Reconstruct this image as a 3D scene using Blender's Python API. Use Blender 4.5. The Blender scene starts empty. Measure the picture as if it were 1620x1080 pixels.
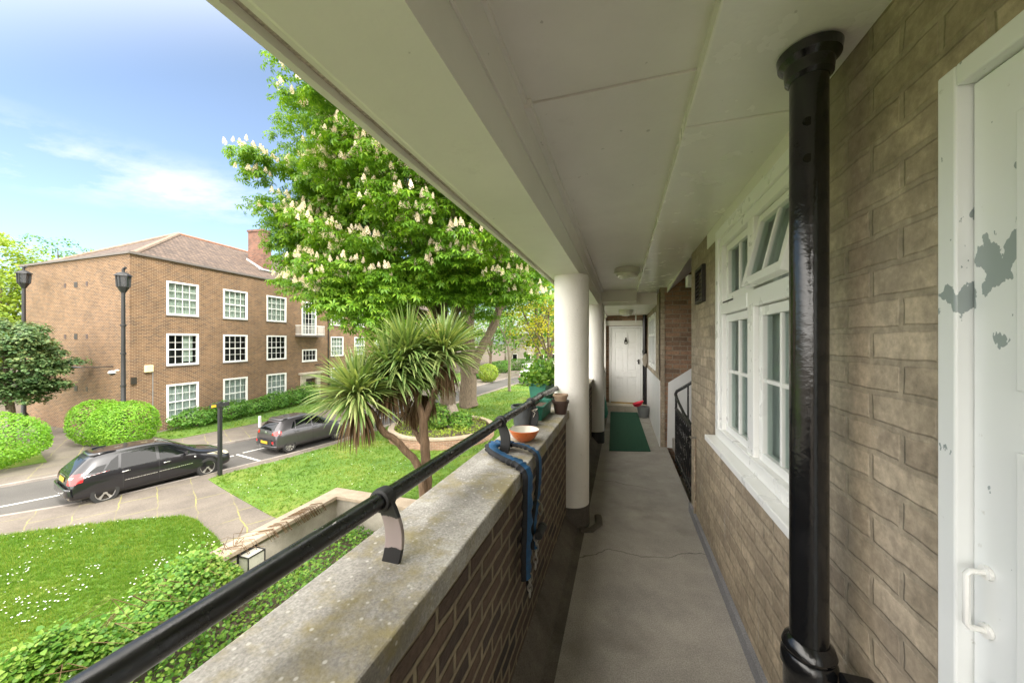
import bpy, bmesh, math, random
import numpy as np
from mathutils import Vector, Matrix
from mathutils.bvhtree import BVHTree
random.seed(7); RNG = np.random.default_rng(7)
R = math.radians
S = bpy.context.scene; COL = S.collection
# ---------------------------------------------------------------- camera, sky, sun, exposure
G = 5.1                      # eye height above the street
YAW = 17.35                  # degrees to the left of the balcony's direction
FPX = 560.0
cam = bpy.data.cameras.new('camera'); camo = bpy.data.objects.new('camera', cam); COL.objects.link(camo)
cam.sensor_width = 36; cam.lens = 36 * FPX / 1620; cam.clip_start = .02; cam.clip_end = 3000
camo.location = (0, 0, G); camo.rotation_euler = (R(90), 0, R(YAW)); S.camera = camo
SUN_TO = Vector((.70, -.32, .85)).normalized()
w = bpy.data.worlds.new('World'); S.world = w; w.use_nodes = True
nt = w.node_tree; nt.nodes.clear()
def WN(t, **k):
    n = nt.nodes.new(t)
    for a, b in k.items(): setattr(n, a, b)
    return n
sky = WN('ShaderNodeTexSky'); sky.sky_type = 'NISHITA'; sky.sun_disc = False
sky.sun_elevation = math.asin(SUN_TO.z); sky.sun_rotation = math.atan2(SUN_TO.x, SUN_TO.y)
sky.air_density = 1.0; sky.dust_density = 1.6; sky.ozone_density = 1.4
tc = WN('ShaderNodeTexCoord'); sep = WN('ShaderNodeSeparateXYZ')
nt.links.new(tc.outputs['Generated'], sep.inputs[0])
# clouds on a plane high above: direction / height
dv = WN('ShaderNodeMath', operation='MAXIMUM'); nt.links.new(sep.outputs[2], dv.inputs[0]); dv.inputs[1].default_value = .03
dx = WN('ShaderNodeMath', operation='DIVIDE'); nt.links.new(sep.outputs[0], dx.inputs[0]); nt.links.new(dv.outputs[0], dx.inputs[1])
dy = WN('ShaderNodeMath', operation='DIVIDE'); nt.links.new(sep.outputs[1], dy.inputs[0]); nt.links.new(dv.outputs[0], dy.inputs[1])
cb = WN('ShaderNodeCombineXYZ'); nt.links.new(dx.outputs[0], cb.inputs[0]); nt.links.new(dy.outputs[0], cb.inputs[1])
mp = WN('ShaderNodeMapping'); mp.inputs['Rotation'].default_value = (0, 0, R(20)); mp.inputs['Scale'].default_value = (1.0, 1.7, 1)
mp.inputs['Location'].default_value = (.9, .4, 0)
nt.links.new(cb.outputs[0], mp.inputs[0])
nz = WN('ShaderNodeTexNoise'); nz.inputs['Scale'].default_value = .9; nz.inputs['Detail'].default_value = 9; nz.inputs['Roughness'].default_value = .62
nt.links.new(mp.outputs[0], nz.inputs['Vector'])
cr = WN('ShaderNodeValToRGB'); cr.color_ramp.elements[0].position = .46; cr.color_ramp.elements[1].position = .72
nt.links.new(nz.outputs[0], cr.inputs[0])
# a low bank of cloud: only at moderate height above the horizon
hb = WN('ShaderNodeValToRGB'); e = hb.color_ramp.elements
e[0].position = .235; e[0].color = (0, 0, 0, 1); e[1].position = .28; e[1].color = (1, 1, 1, 1)
for p, c in ((.315, 1), (.37, 0)):
    k = e.new(p); k.color = (c, c, c, 1)
nt.links.new(sep.outputs[2], hb.inputs[0])
mm = WN('ShaderNodeMath', operation='MULTIPLY'); nt.links.new(cr.outputs[0], mm.inputs[0]); nt.links.new(hb.outputs[0], mm.inputs[1])
m2 = WN('ShaderNodeMath', operation='MULTIPLY'); nt.links.new(mm.outputs[0], m2.inputs[0]); m2.inputs[1].default_value = .95
hs = WN('ShaderNodeMixRGB'); hs.blend_type = 'MULTIPLY'; hs.inputs[0].default_value = 1; hs.inputs[2].default_value = (.44, .45, .455, 1)
nt.links.new(sky.outputs[0], hs.inputs[1])
mx = WN('ShaderNodeMixRGB'); mx.inputs[2].default_value = (2.05, 2.1, 2.15, 1)
pl_ = WN('ShaderNodeMixRGB'); pl_.inputs[0].default_value = .13; pl_.inputs[2].default_value = (1.45, 1.6, 1.75, 1); nt.links.new(hs.outputs[0], pl_.inputs[1])
nt.links.new(m2.outputs[0], mx.inputs[0]); nt.links.new(pl_.outputs[0], mx.inputs[1])
# sky brightened out of view, behind and above the camera, added to light the walkway
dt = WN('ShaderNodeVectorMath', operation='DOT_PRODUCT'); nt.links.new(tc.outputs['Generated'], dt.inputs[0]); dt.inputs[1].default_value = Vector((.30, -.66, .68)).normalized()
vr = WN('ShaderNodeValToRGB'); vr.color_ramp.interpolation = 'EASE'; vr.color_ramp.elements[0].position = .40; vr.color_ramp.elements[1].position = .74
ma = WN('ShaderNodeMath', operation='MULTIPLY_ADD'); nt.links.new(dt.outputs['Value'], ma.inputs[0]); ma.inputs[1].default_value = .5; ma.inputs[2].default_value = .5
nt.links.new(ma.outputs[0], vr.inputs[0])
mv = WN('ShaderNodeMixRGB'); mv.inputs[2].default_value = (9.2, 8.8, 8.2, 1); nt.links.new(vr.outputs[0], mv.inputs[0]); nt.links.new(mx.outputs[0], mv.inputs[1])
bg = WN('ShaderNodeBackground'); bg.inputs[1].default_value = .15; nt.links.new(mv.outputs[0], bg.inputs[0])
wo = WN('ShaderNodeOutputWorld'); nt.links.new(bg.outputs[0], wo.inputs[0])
sl = bpy.data.lights.new('sun', 'SUN'); sl.energy = 1.2; sl.angle = R(9); sl.color = (1, .95, .86)
so = bpy.data.objects.new('sun', sl); COL.objects.link(so); so.rotation_euler = SUN_TO.to_track_quat('Z', 'Y').to_euler()
so.location = (0, 0, 40)
S.view_settings.view_transform = 'Standard'; S.view_settings.look = 'None'; S.view_settings.gamma = 1
S.view_settings.exposure = 2.1
S.cycles.max_bounces = 8; S.cycles.diffuse_bounces = 5; S.cycles.transparent_max_bounces = 12

# ---------------------------------------------------------------- helpers
SY, CY = math.sin(R(YAW)), math.cos(R(YAW))
def ray(px, py):
    r = (px - 810) / FPX; u = (540 - py) / FPX
    return (r * CY - SY, r * SY + CY, u)
def at(px, py, F):                      # point seen at (px,py) at depth F metres
    x, y, u = ray(px, py); return Vector((x * F, y * F, G + u * F))

class MB:
    def __init__(s): s.v = []; s.f = []; s.m = []
    def add(s, vs, fs, mi=0):
        o = len(s.v); s.v += [tuple(v) for v in vs]; s.f += [tuple(i + o for i in f) for f in fs]; s.m += [mi] * len(fs); return s
    def box(s, a, b, mi=0):
        x0, y0, z0 = [min(p, q) for p, q in zip(a, b)]; x1, y1, z1 = [max(p, q) for p, q in zip(a, b)]
        return s.add([(x0,y0,z0),(x1,y0,z0),(x1,y1,z0),(x0,y1,z0),(x0,y0,z1),(x1,y0,z1),(x1,y1,z1),(x0,y1,z1)],
                     [(3,2,1,0),(4,5,6,7),(0,1,5,4),(1,2,6,5),(2,3,7,6),(3,0,4,7)], mi)
    def quad(s, *p, mi=0): return s.add(p, [tuple(range(len(p)))], mi)
    def tube(s, pts, r, n=10, mi=0, cap=True, flat=1.0, up=None):
        pts = [Vector(p) for p in pts]; rs = r if isinstance(r, (list, tuple)) else [r] * len(pts)
        vs = []; prev = None
        for i, p in enumerate(pts):
            t = (pts[min(i+1, len(pts)-1)] - pts[max(i-1, 0)])
            t = t.normalized() if t.length > 1e-9 else Vector((0,0,1))
            a = Vector(up) if up is not None else (prev if prev is not None else (Vector((0,0,1)) if abs(t.z) < .9 else Vector((1,0,0))))
            a = a - t * a.dot(t)
            if a.length < 1e-6: a = t.orthogonal()
            a.normalize(); prev = a; b = t.cross(a)
            for k in range(n):
                th = 2 * math.pi * k / n
                vs.append(p + a * math.cos(th) * rs[i] * flat + b * math.sin(th) * rs[i])
        fs = [(i*n+k, i*n+(k+1) % n, (i+1)*n+(k+1) % n, (i+1)*n+k) for i in range(len(pts)-1) for k in range(n)]
        if cap: fs += [tuple(range(n))[::-1], tuple((len(pts)-1)*n+k for k in range(n))]
        return s.add(vs, fs, mi)
    def lathe(s, prof, c, n=24, mi=0, axis='z', cap=True):
        vs = []
        for r, h in prof:
            for k in range(n):
                th = 2*math.pi*k/n; a, b = r*math.cos(th), r*math.sin(th)
                p = (a, b, h) if axis == 'z' else ((h, a, b) if axis == 'x' else (a, h, b))
                vs.append((c[0]+p[0], c[1]+p[1], c[2]+p[2]))
        fs = [(i*n+k, i*n+(k+1) % n, (i+1)*n+(k+1) % n, (i+1)*n+k) for i in range(len(prof)-1) for k in range(n)]
        if cap: fs += [tuple(range(n))[::-1], tuple((len(prof)-1)*n+k for k in range(n))]
        return s.add(vs, fs, mi)
    def prism(s, poly, z0, z1, mi=0):
        n = len(poly); vs = [(x, y, z0) for x, y in poly] + [(x, y, z1) for x, y in poly]
        ar = sum(poly[i][0]*poly[(i+1) % n][1]-poly[(i+1) % n][0]*poly[i][1] for i in range(n))
        fs = [tuple(range(n))[::-1], tuple(range(n, 2*n))] + [(i, (i+1) % n, n+(i+1) % n, n+i) for i in range(n)]
        if ar < 0: fs = [f[::-1] for f in fs]
        return s.add(vs, fs, mi)
    def build(s, name, mat=None, parent=None, smooth=False, local=False, bevel=0, seg=2):
        me = bpy.data.meshes.new(name)
        vs = s.v
        if parent is not None and not local:
            inv = WM[parent.name].inverted(); vs = [tuple(inv @ Vector(v)) for v in s.v]
        me.from_pydata(vs, [], s.f); me.update()
        boxuv(me)
        for m in (mat if isinstance(mat, (list, tuple)) else [mat]):
            if m: me.materials.append(m)
        if len(me.materials) > 1:
            for p, i in zip(me.polygons, s.m): p.material_index = i
        if smooth:
            for p in me.polygons: p.use_smooth = True
        o = bpy.data.objects.new(name, me); COL.objects.link(o)
        if parent is not None: o.parent = parent; WM[o.name] = WM[parent.name]
        else: WM[o.name] = Matrix.Identity(4)
        if smooth: 
            md = o.modifiers.new('e', 'EDGE_SPLIT'); md.split_angle = R(38)
        if bevel:
            md = o.modifiers.new('b', 'BEVEL'); md.width = bevel; md.segments = seg; md.limit_method = 'ANGLE'; md.angle_limit = R(40)
        return o
WM = {}
def boxuv(me):
    n = len(me.loops)
    if n == 0: return
    uv = me.uv_layers.new(name='UVMap')
    co = np.empty(len(me.vertices)*3, 'f'); me.vertices.foreach_get('co', co); co = co.reshape(-1, 3)
    li = np.empty(n, 'i'); me.loops.foreach_get('vertex_index', li)
    nr = np.empty(len(me.polygons)*3, 'f'); me.polygons.foreach_get('normal', nr); nr = np.abs(nr.reshape(-1, 3))
    lt = np.empty(len(me.polygons), 'i'); me.polygons.foreach_get('loop_total', lt)
    ax = np.repeat(nr.argmax(1), lt); c = co[li]
    u = np.where(ax == 0, c[:, 1], c[:, 0]); v = np.where(ax == 2, c[:, 1], c[:, 2])
    uv.data.foreach_set('uv', np.stack([u, v], 1).astype('f').ravel())
def thing(name, label, cat, loc=(0, 0, 0), rz=0, group=None):
    o = bpy.data.objects.new(name, None); COL.objects.link(o); o.location = loc; o.rotation_euler = (0, 0, rz); o.empty_display_size = .1
    WM[o.name] = Matrix.Translation(loc) @ Matrix.Rotation(rz, 4, 'Z')
    return tag(o, label, cat, group)
def tag(o, label, cat, group=None, kind=None):
    o['label'] = label; o['category'] = cat
    if group: o['group'] = group
    if kind: o['kind'] = kind
    return o
def struct(o, kind='structure'): o['kind'] = kind; return o
def plabel(o, l): o['label'] = l; return o
def copytree(o, loc=None, rz=None, label=None, parent=None):
    c = o.copy(); COL.objects.link(c); c.parent = parent
    if loc is not None: c.location = loc
    if rz is not None: c.rotation_euler = (0, 0, rz)
    if label: c['label'] = label
    for ch in list(o.children): copytree(ch, parent=c)
    return c

# ---------------------------------------------------------------- materials
def newmat(name):
    m = bpy.data.materials.new(name); m.use_nodes = True; t = m.node_tree; t.nodes.clear()
    o = t.nodes.new('ShaderNodeOutputMaterial'); b = t.nodes.new('ShaderNodeBsdfPrincipled'); t.links.new(b.outputs[0], o.inputs[0])
    return m, t, b, o
def nd(t, ty, ins=None, **k):
    n = t.nodes.new(ty)
    for a, b in k.items(): setattr(n, a, b)
    for a, b in (ins or {}).items():
        if hasattr(b, 'is_output') or isinstance(b, bpy.types.NodeSocket): t.links.new(b, n.inputs[a])
        else: n.inputs[a].default_value = b
    return n
def rgb(c): return (c[0], c[1], c[2], 1)
def ramp(t, fac, stops):
    n = t.nodes.new('ShaderNodeValToRGB'); t.links.new(fac, n.inputs[0]); e = n.color_ramp.elements
    for i, (p, c) in enumerate(stops):
        k = e[i] if i < 2 else e.new(p)
        k.position = p; k.color = rgb(c) if isinstance(c, (tuple, list)) else (c, c, c, 1)
    return n.outputs[0]
def mixc(t, fac, a, b, mode='MIX'):
    n = t.nodes.new('ShaderNodeMixRGB'); n.blend_type = mode
    for i, v in enumerate((fac, a, b)):
        if isinstance(v, bpy.types.NodeSocket): t.links.new(v, n.inputs[i])
        else: n.inputs[i].default_value = v if i == 0 else rgb(v)
    return n.outputs[0]
def coords(t, kind='Object', scale=(1, 1, 1)):
    c = t.nodes.new('ShaderNodeTexCoord'); m = t.nodes.new('ShaderNodeMapping'); m.inputs['Scale'].default_value = scale
    t.links.new(c.outputs[kind], m.inputs[0]); return m.outputs[0]
def noise(t, v, scale, detail=4, rough=.55):
    return nd(t, 'ShaderNodeTexNoise', {'Vector': v, 'Scale': scale, 'Detail': detail, 'Roughness': rough}).outputs[0]
def bump(t, b, h, strength=.3, dist=.01):
    n = nd(t, 'ShaderNodeBump', {'Height': h, 'Strength': strength, 'Distance': dist}); t.links.new(n.outputs[0], b.inputs['Normal']); return n

def plain(name, c, rough=.5, metal=0, var=.15, scale=6, bmp=.08, coat=0):
    m, t, b, o = newmat(name); v = coords(t)
    n = noise(t, v, scale, 5); c2 = tuple(x * (1 - var) for x in c)
    t.links.new(ramp(t, n, [(.3, c2), (.7, c)]), b.inputs['Base Color'])
    t.links.new(ramp(t, noise(t, v, scale*4), [(.3, max(0, rough-.08)), (.7, min(1, rough+.1))]), b.inputs['Roughness'])
    b.inputs['Metallic'].default_value = metal
    if coat: b.inputs['Coat Weight'].default_value = coat; b.inputs['Coat Roughness'].default_value = .04
    if bmp: bump(t, b, noise(t, v, scale*12, 3), bmp, .004)
    return m
def brick(name, c1, c2, mortar, bw=.225, rh=.075, ms=.010, rough=.9, bmp=.6, dist=.012, wob=.004, dirt=(.55, 1.1), dark=None, offset=.5, freq=2, squash=1, bias=0):
    m, t, b, o = newmat(name); uv = coords(t, 'UV')
    nz_ = nd(t, 'ShaderNodeTexNoise', {'Vector': uv, 'Scale': 9.0, 'Detail': 2.0})
    off = nd(t, 'ShaderNodeVectorMath', {0: nz_.outputs['Color'], 1: (.5, .5, .5)}, operation='SUBTRACT')
    sc = nd(t, 'ShaderNodeVectorMath', {0: off.outputs[0], 'Scale': wob}, operation='SCALE')
    ad = nd(t, 'ShaderNodeVectorMath', {0: uv, 1: sc.outputs[0]}, operation='ADD')
    br = nd(t, 'ShaderNodeTexBrick', {'Vector': ad.outputs[0], 'Color1': rgb(c1), 'Color2': rgb(c2), 'Mortar': rgb(mortar), 'Scale': 1.0,
            'Mortar Size': ms, 'Mortar Smooth': .5, 'Bias': bias, 'Brick Width': bw, 'Row Height': rh}, offset=offset, offset_frequency=freq, squash=squash, squash_frequency=2)
    col = br.outputs[0]
    if dark:   # a second, coarser random: some bricks burnt darker
        b2 = nd(t, 'ShaderNodeTexBrick', {'Vector': ad.outputs[0], 'Color1': (0, 0, 0, 1), 'Color2': (1, 1, 1, 1), 'Mortar': (0, 0, 0, 1), 'Scale': 1.0,
            'Mortar Size': ms, 'Mortar Smooth': .25, 'Bias': -.40, 'Brick Width': bw, 'Row Height': rh}, offset=offset, offset_frequency=freq)
        col = mixc(t, ramp(t, b2.outputs[0], [(.25, 0.), (.6, .8)]), col, dark)
    v = coords(t)
    col = mixc(t, 1.0, col, ramp(t, noise(t, v, 1.3, 6, .65), [(.3, dirt[0]), (.7, dirt[1])]), 'MULTIPLY')
    col = mixc(t, 1.0, col, ramp(t, noise(t, v, 40, 4), [(.3, .8), (.7, 1.15)]), 'MULTIPLY')
    t.links.new(col, b.inputs['Base Color']); b.inputs['Roughness'].default_value = rough
    inv = nd(t, 'ShaderNodeMath', {0: 1.0, 1: br.outputs['Fac']}, operation='SUBTRACT')
    h = nd(t, 'ShaderNodeMath', {0: noise(t, v, 60, 5), 1: .35, 2: inv.outputs[0]}, operation='MULTIPLY_ADD')
    bump(t, b, h.outputs[0], bmp, dist)
    m['_col'] = 1
    return m, t, b, col
M = {}
M['far_brick'] = brick('yellow_stock_brick', (.215, .112, .056), (.115, .058, .033), (.36, .27, .175), bw=.225, rh=.078, ms=.0135, bmp=.25, dist=.006, wob=.002, dirt=(.75, 1.1), dark=(.10, .06, .045))[0]
M['chimney_brick'] = brick('red_chimney_brick', (.27, .12, .08), (.18, .09, .06), (.3, .22, .17), bmp=.25, dark=(.10, .06, .05))[0]
M['parapet_brick'] = brick('dark_plum_brick', (.15, .10, .072), (.085, .062, .05), (.30, .245, .165), bw=.225, rh=.075, ms=.0145, bmp=1.0, dist=.02, wob=.020, dirt=(.55, 1.15), dark=(.035, .032, .034))[0]
M['inner_brick'] = brick('inner_red_brick', (.44, .27, .17), (.33, .20, .13), (.38, .31, .23), bmp=.7, wob=.006, dark=(.22, .15, .10))[0]  # own red-brown brick colour of the stairwell and end wall
M['planter_brick'] = brick('planter_brick', (.36, .2, .13), (.26, .15, .1), (.4, .33, .25), bmp=.4)[0]
def painted_brick():
    m, t, b, col = brick('beige_painted_brick', (.57, .47, .345), (.43, .35, .25), (.43, .36, .265), bw=.232, rh=.087, ms=.012, rough=.75, bmp=.65, dist=.008, wob=.022, dirt=(.62, 1.15), dark=(.36, .29, .215))
    v = coords(t)
    # scuffed lime and pale drips low on the wall
    sv = coords(t, 'Object', (3, 3, .5)); dr = ramp(t, noise(t, sv, 5, 6, .7), [(.60, 0.), (.72, .55)])
    sx = nd(t, 'ShaderNodeSeparateXYZ', {0: v}); lo = ramp(t, nd(t, 'ShaderNodeMapRange', {0: sx.outputs[2], 1: 3.4, 2: 4.7}).outputs[0], [(.35, 1.), (.9, .1)])
    fac = nd(t, 'ShaderNodeMath', {0: dr, 1: lo}, operation='MULTIPLY').outputs[0]
    c2 = mixc(t, fac, col, (.50, .50, .50))
    sp = ramp(t, noise(t, v, 8, 7, .75), [(.645, 0.), (.69, .75)])
    c2 = mixc(t, sp, c2, (.62, .56, .46))
    # blotchy dark olive brown, stronger towards the ceiling
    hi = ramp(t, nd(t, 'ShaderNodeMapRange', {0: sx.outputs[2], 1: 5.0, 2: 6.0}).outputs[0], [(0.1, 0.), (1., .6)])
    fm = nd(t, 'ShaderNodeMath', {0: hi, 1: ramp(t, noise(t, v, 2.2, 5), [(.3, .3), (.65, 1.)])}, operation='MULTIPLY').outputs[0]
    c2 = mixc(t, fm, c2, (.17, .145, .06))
    c2 = mixc(t, 1.0, c2, ramp(t, noise(t, v, 13, 9, .8), [(.3, .60), (.7, 1.28)]), 'MULTIPLY')
    c2 = mixc(t, ramp(t, noise(t, v, 3.1, 6, .7), [(.48, 0.), (.68, .6)]), c2, (.27, .22, .165))
    t.links.new(c2, b.inputs['Base Color']); return m
M['wall_paint'] = painted_brick()
def concrete(name, c1, c2, spots=(.5, .48, .42), lichen=None, cracks=False, rough=.9, fine=140, bmp=.5, stain=None):
    m, t, b, o = newmat(name); v = coords(t)
    col = ramp(t, noise(t, v, 3.2, 7, .68), [(.3, c1), (.7, c2)])
    col = mixc(t, 1.0, col, ramp(t, noise(t, v, fine, 3), [(.25, .62), (.75, 1.3)]), 'MULTIPLY')
    if lichen:
        col = mixc(t, ramp(t, noise(t, v, 4.5, 5, .7), [(.47, 0.), (.62, .8)]), col, lichen)
        col = mixc(t, ramp(t, noise(t, v, 2.3, 6, .7), [(.5, 0.), (.68, .55)]), col, (.12, .11, .095))
    if spots:
        vo = nd(t, 'ShaderNodeTexVoronoi', {'Vector': v, 'Scale': 34.0, 'Randomness': 1.0})
        col = mixc(t, ramp(t, vo.outputs['Distance'], [(.10, .75), (.2, 0.)]), col, spots)
    if stain:
        col = mixc(t, ramp(t, noise(t, v, 1.7, 4), [(.58, 0.), (.75, .6)]), col, stain)
    h = noise(t, v, fine*.6, 5)
    if cracks:
        nz_ = nd(t, 'ShaderNodeTexNoise', {'Vector': v, 'Scale': .9, 'Detail': 7.0})
        mv = nd(t, 'ShaderNodeVectorMath', {0: v, 1: nz_.outputs['Color']}, operation='ADD')
        vo = nd(t, 'ShaderNodeTexVoronoi', {'Vector': mv.outputs[0], 'Scale': .42}, feature='DISTANCE_TO_EDGE')
        msk = ramp(t, noise(t, v, .7, 2), [(.42, 0.), (.5, 1.)])
        f = nd(t, 'ShaderNodeMath', {0: ramp(t, vo.outputs['Distance'], [(.001, .75), (.004, 0.)]), 1: msk}, operation='MULTIPLY').outputs[0]
        col = mixc(t, f, col, (.05, .045, .04))
    t.links.new(col, b.inputs['Base Color']); b.inputs['Roughness'].default_value = rough
    bump(t, b, h, bmp, .004); return m
M['coping'] = concrete('weathered_coping_concrete', (.20, .185, .16), (.46, .44, .40), lichen=(.26, .215, .085), spots=(.52, .5, .45))
M['floor'] = concrete('walkway_concrete', (.29, .27, .245), (.43, .40, .36), spots=None, cracks=True, stain=(.15, .13, .11), bmp=.35)
M['plinth'] = concrete('damp_dark_render', (.06, .052, .042), (.17, .15, .125), spots=None, stain=(.05, .045, .04))
M['greyskirt'] = concrete('bluish_grey_render', (.2, .2, .22), (.3, .3, .32), spots=None)
M['stone'] = concrete('portland_stone', (.42, .37, .29), (.6, .54, .44), spots=None)
M['tancoping'] = concrete('tan_coping_stone', (.30, .235, .17), (.45, .37, .28), spots=(.5, .45, .38), bmp=.6)
M['render'] = concrete('pale_render', (.34, .31, .26), (.48, .44, .38), spots=None)
def whitepaint(name, c, rough=.55, var=.09, dirt=(.45, .42, .35), amt=.25, bmp=.12, drip=False):
    m, t, b, o = newmat(name); v = coords(t)
    c2 = tuple(x*(1-var) for x in c)
    col = ramp(t, noise(t, v, 2.1, 6, .6), [(.3, c2), (.7, c)])
    col = mixc(t, ramp(t, noise(t, v, 7, 8, .72), [(.60, 0.), (.8, amt)]), col, dirt)
    col = mixc(t, ramp(t, noise(t, v, 23, 3, .5), [(.735, 0.), (.76, amt*1.6)]), col, (.2, .18, .14))
    if drip:
        col = mixc(t, ramp(t, noise(t, coords(t, 'Object', (6, 6, .7)), 4, 5, .6), [(.55, 0.), (.8, .3)]), col, (.55, .53, .45))
    t.links.new(col, b.inputs['Base Color'])
    t.links.new(ramp(t, noise(t, v, 6), [(.3, max(.05, rough-.1)), (.7, rough+.1)]), b.inputs['Roughness'])
    h = nd(t, 'ShaderNodeMath', {0: noise(t, v, 5, 4), 1: 1.5, 2: noise(t, v, 55, 4)}, operation='MULTIPLY_ADD').outputs[0]
    if bmp > .02: bump(t, b, h, bmp, .006)
    return m
M['soffit'] = whitepaint('cream_masonry_paint', (.84, .82, .745), bmp=.2, amt=.25)
M['ceiling'] = whitepaint('grey_white_ceiling_paint', (.83, .80, .75), bmp=.12, amt=.25)
M['glossceil'] = whitepaint('gloss_white_ceiling_paint', (.86, .84, .79), rough=.22, bmp=.14, amt=.2)
M['column'] = whitepaint('lumpy_white_column_paint', (.80, .775, .72), bmp=.55, amt=.35, dirt=(.5, .45, .36))
M['joinery'] = whitepaint('white_gloss_joinery', (.87, .87, .84), rough=.32, bmp=.015, amt=0, var=.02)
M['farjoinery'] = plain('far_white_window_paint', (.82, .82, .79), .45, var=.05)
M['dado'] = whitepaint('white_dado_paint', (.78, .78, .77), rough=.5, bmp=.15)
def chipped(name, base, under, lo, hi, rough=.3):
    m, t, b, o = newmat(name); v = coords(t)
    n = noise(t, coords(t, 'Object', (1, 1, .45)), 9, 5, .62)
    sx = nd(t, 'ShaderNodeSeparateXYZ', {0: v})
    zm = ramp(t, nd(t, 'ShaderNodeMapRange', {0: sx.outputs[2], 1: 5.0, 2: 5.5}).outputs[0], [(.02, 0.), (.3, 1.)]); k_ = zm.node.color_ramp.elements.new(.62); k_.color = (1, 1, 1, 1); k_ = zm.node.color_ramp.elements.new(.8); k_.color = (0, 0, 0, 1)
    ym_ = ramp(t, nd(t, 'ShaderNodeMapRange', {0: sx.outputs[1], 1: .85, 2: 1.0}).outputs[0], [(.05, 0.), (.5, 1.)])
    n2 = nd(t, 'ShaderNodeMath', {0: nd(t, 'ShaderNodeMath', {0: zm, 1: ym_}, operation='MULTIPLY').outputs[0], 1: .17, 2: noise(t, coords(t, 'Object', (1, 1, .6)), 22, 4, .5)}, operation='MULTIPLY_ADD').outputs[0]
    f = ramp(t, n2, [(.70, 0.), (.707, 1.)])
    col = mixc(t, f, base, under)
    d = ramp(t, noise(t, v, 30, 6, .7), [(.66, 0.), (.72, .7)])
    col = mixc(t, d, col, lo)
    t.links.new(col, b.inputs['Base Color']); b.inputs['Roughness'].default_value = rough
    bump(t, b, noise(t, v, 4, 3), .1, .006); return m
M['chipdoor'] = chipped('chipped_white_door_paint', (.82, .84, .83), (.33, .38, .38), (.6, .6, .56), 0)
def blackpaint(name, sc=22, amt=.69, rough=.22, chip=(.42, .4, .38), stretch=(1, 1, 1), bm=.25):
    m, t, b, o = newmat(name); v = coords(t); vs = coords(t, 'Object', stretch)
    f = ramp(t, noise(t, vs, sc, 6, .68), [(amt, 0.), (amt+.015, 1.)])
    col = mixc(t, f, (.006, .0065, .0075), chip)
    t.links.new(col, b.inputs['Base Color'])
    t.links.new(ramp(t, noise(t, v, 14, 5), [(.3, rough-.08), (.7, rough+.12)]), b.inputs['Roughness'])
    b.inputs['Specular IOR Level'].default_value = .7
    bump(t, b, noise(t, v, 45, 4), bm, .003); return m
M['rail'] = blackpaint('chipped_black_gloss_rail', amt=.68, rough=.26, stretch=(1, .3, 1))
M['blackpipe'] = blackpaint('thick_black_gloss_pipe', amt=.705, rough=.14, bm=.4)
M['black'] = blackpaint('black_ironwork', amt=.72, rough=.55)
M['stairrail'] = blackpaint('worn_black_stair_rail', sc=30, amt=.62, rough=.45, chip=(.38, .36, .33))
def postmat():
    m, t, b, o = newmat('rail_post_bare_patch'); v = coords(t); sx = nd(t, 'ShaderNodeSeparateXYZ', {0: v})
    n = noise(t, v, 25, 4)
    z = nd(t, 'ShaderNodeMath', {0: n, 1: .035, 2: sx.outputs[2]}, operation='MULTIPLY_ADD').outputs[0]
    f = ramp(t, nd(t, 'ShaderNodeMapRange', {0: z, 1: 0.0, 2: .2}).outputs[0], [(.30, 0.), (.31, 1.), ])
    e = f.node.color_ramp.elements; k = e.new(.73); k.color = (1, 1, 1, 1); k = e.new(.74); k.color = (0, 0, 0, 1)
    t.links.new(mixc(t, f, (.016, .016, .018), (.32, .265, .255)), b.inputs['Base Color']); b.inputs['Roughness'].default_value = .45
    bump(t, b, n, .2, .003); return m
M['post_bare'] = postmat()
def carpaint(name, c, metal=.6, rough=.3):
    m, t, b, o = newmat(name); v = coords(t)
    t.links.new(ramp(t, noise(t, v, 3, 4), [(.3, tuple(x*.85 for x in c)), (.7, c)]), b.inputs['Base Color'])
    b.inputs['Metallic'].default_value = metal; b.inputs['Roughness'].default_value = rough
    b.inputs['Coat Weight'].default_value = 1; b.inputs['Coat Roughness'].default_value = .05; return m
M['blackcar'] = carpaint('black_car_paint', (.012, .012, .016), .3, .3)
M['greycar'] = carpaint('graphite_car_paint', (.085, .08, .088), .6, .38)
M['whitecar'] = carpaint('white_van_paint', (.75, .75, .74), 0, .4)
def glassdark(name, c=(.008, .01, .011), rough=.04, tr=0.0):
    m, t, b, o = newmat(name); b.inputs['Base Color'].default_value = rgb(c); b.inputs['Roughness'].default_value = rough
    b.inputs['Specular IOR Level'].default_value = .5
    v = coords(t); bump(t, b, noise(t, v, 1.5, 2), .05, .02)
    if tr:
        tp = t.nodes.new('ShaderNodeBsdfTransparent'); tp.inputs[0].default_value = (.85, .9, .88, 1)
        ms = t.nodes.new('ShaderNodeMixShader'); ms.inputs[0].default_value = tr
        t.links.new(b.outputs[0], ms.inputs[1]); t.links.new(tp.outputs[0], ms.inputs[2]); t.links.new(ms.outputs[0], o.inputs[0])
    return m
M['carglass'] = glassdark('tinted_car_glass', (.006, .007, .008), tr=.0)
M['pane'] = glassdark('window_glass', tr=.86)
M['rubber'] = plain('tyre_rubber', (.022, .022, .022), .8)
M['alloy'] = plain('alloy_wheel_silver', (.55, .54, .52), .35, .8)
M['darkplastic'] = plain('dark_plastic', (.025, .025, .027), .55)
M['chrome'] = plain('dull_chrome', (.6, .6, .6), .25, .9)
M['redlamp'] = plain('red_lamp_plastic', (.55, .018, .02), .15, coat=1, bmp=0)
M['clearlamp'] = plain('clear_lamp_plastic', (.6, .55, .42), .15, coat=1, bmp=0)
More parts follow.
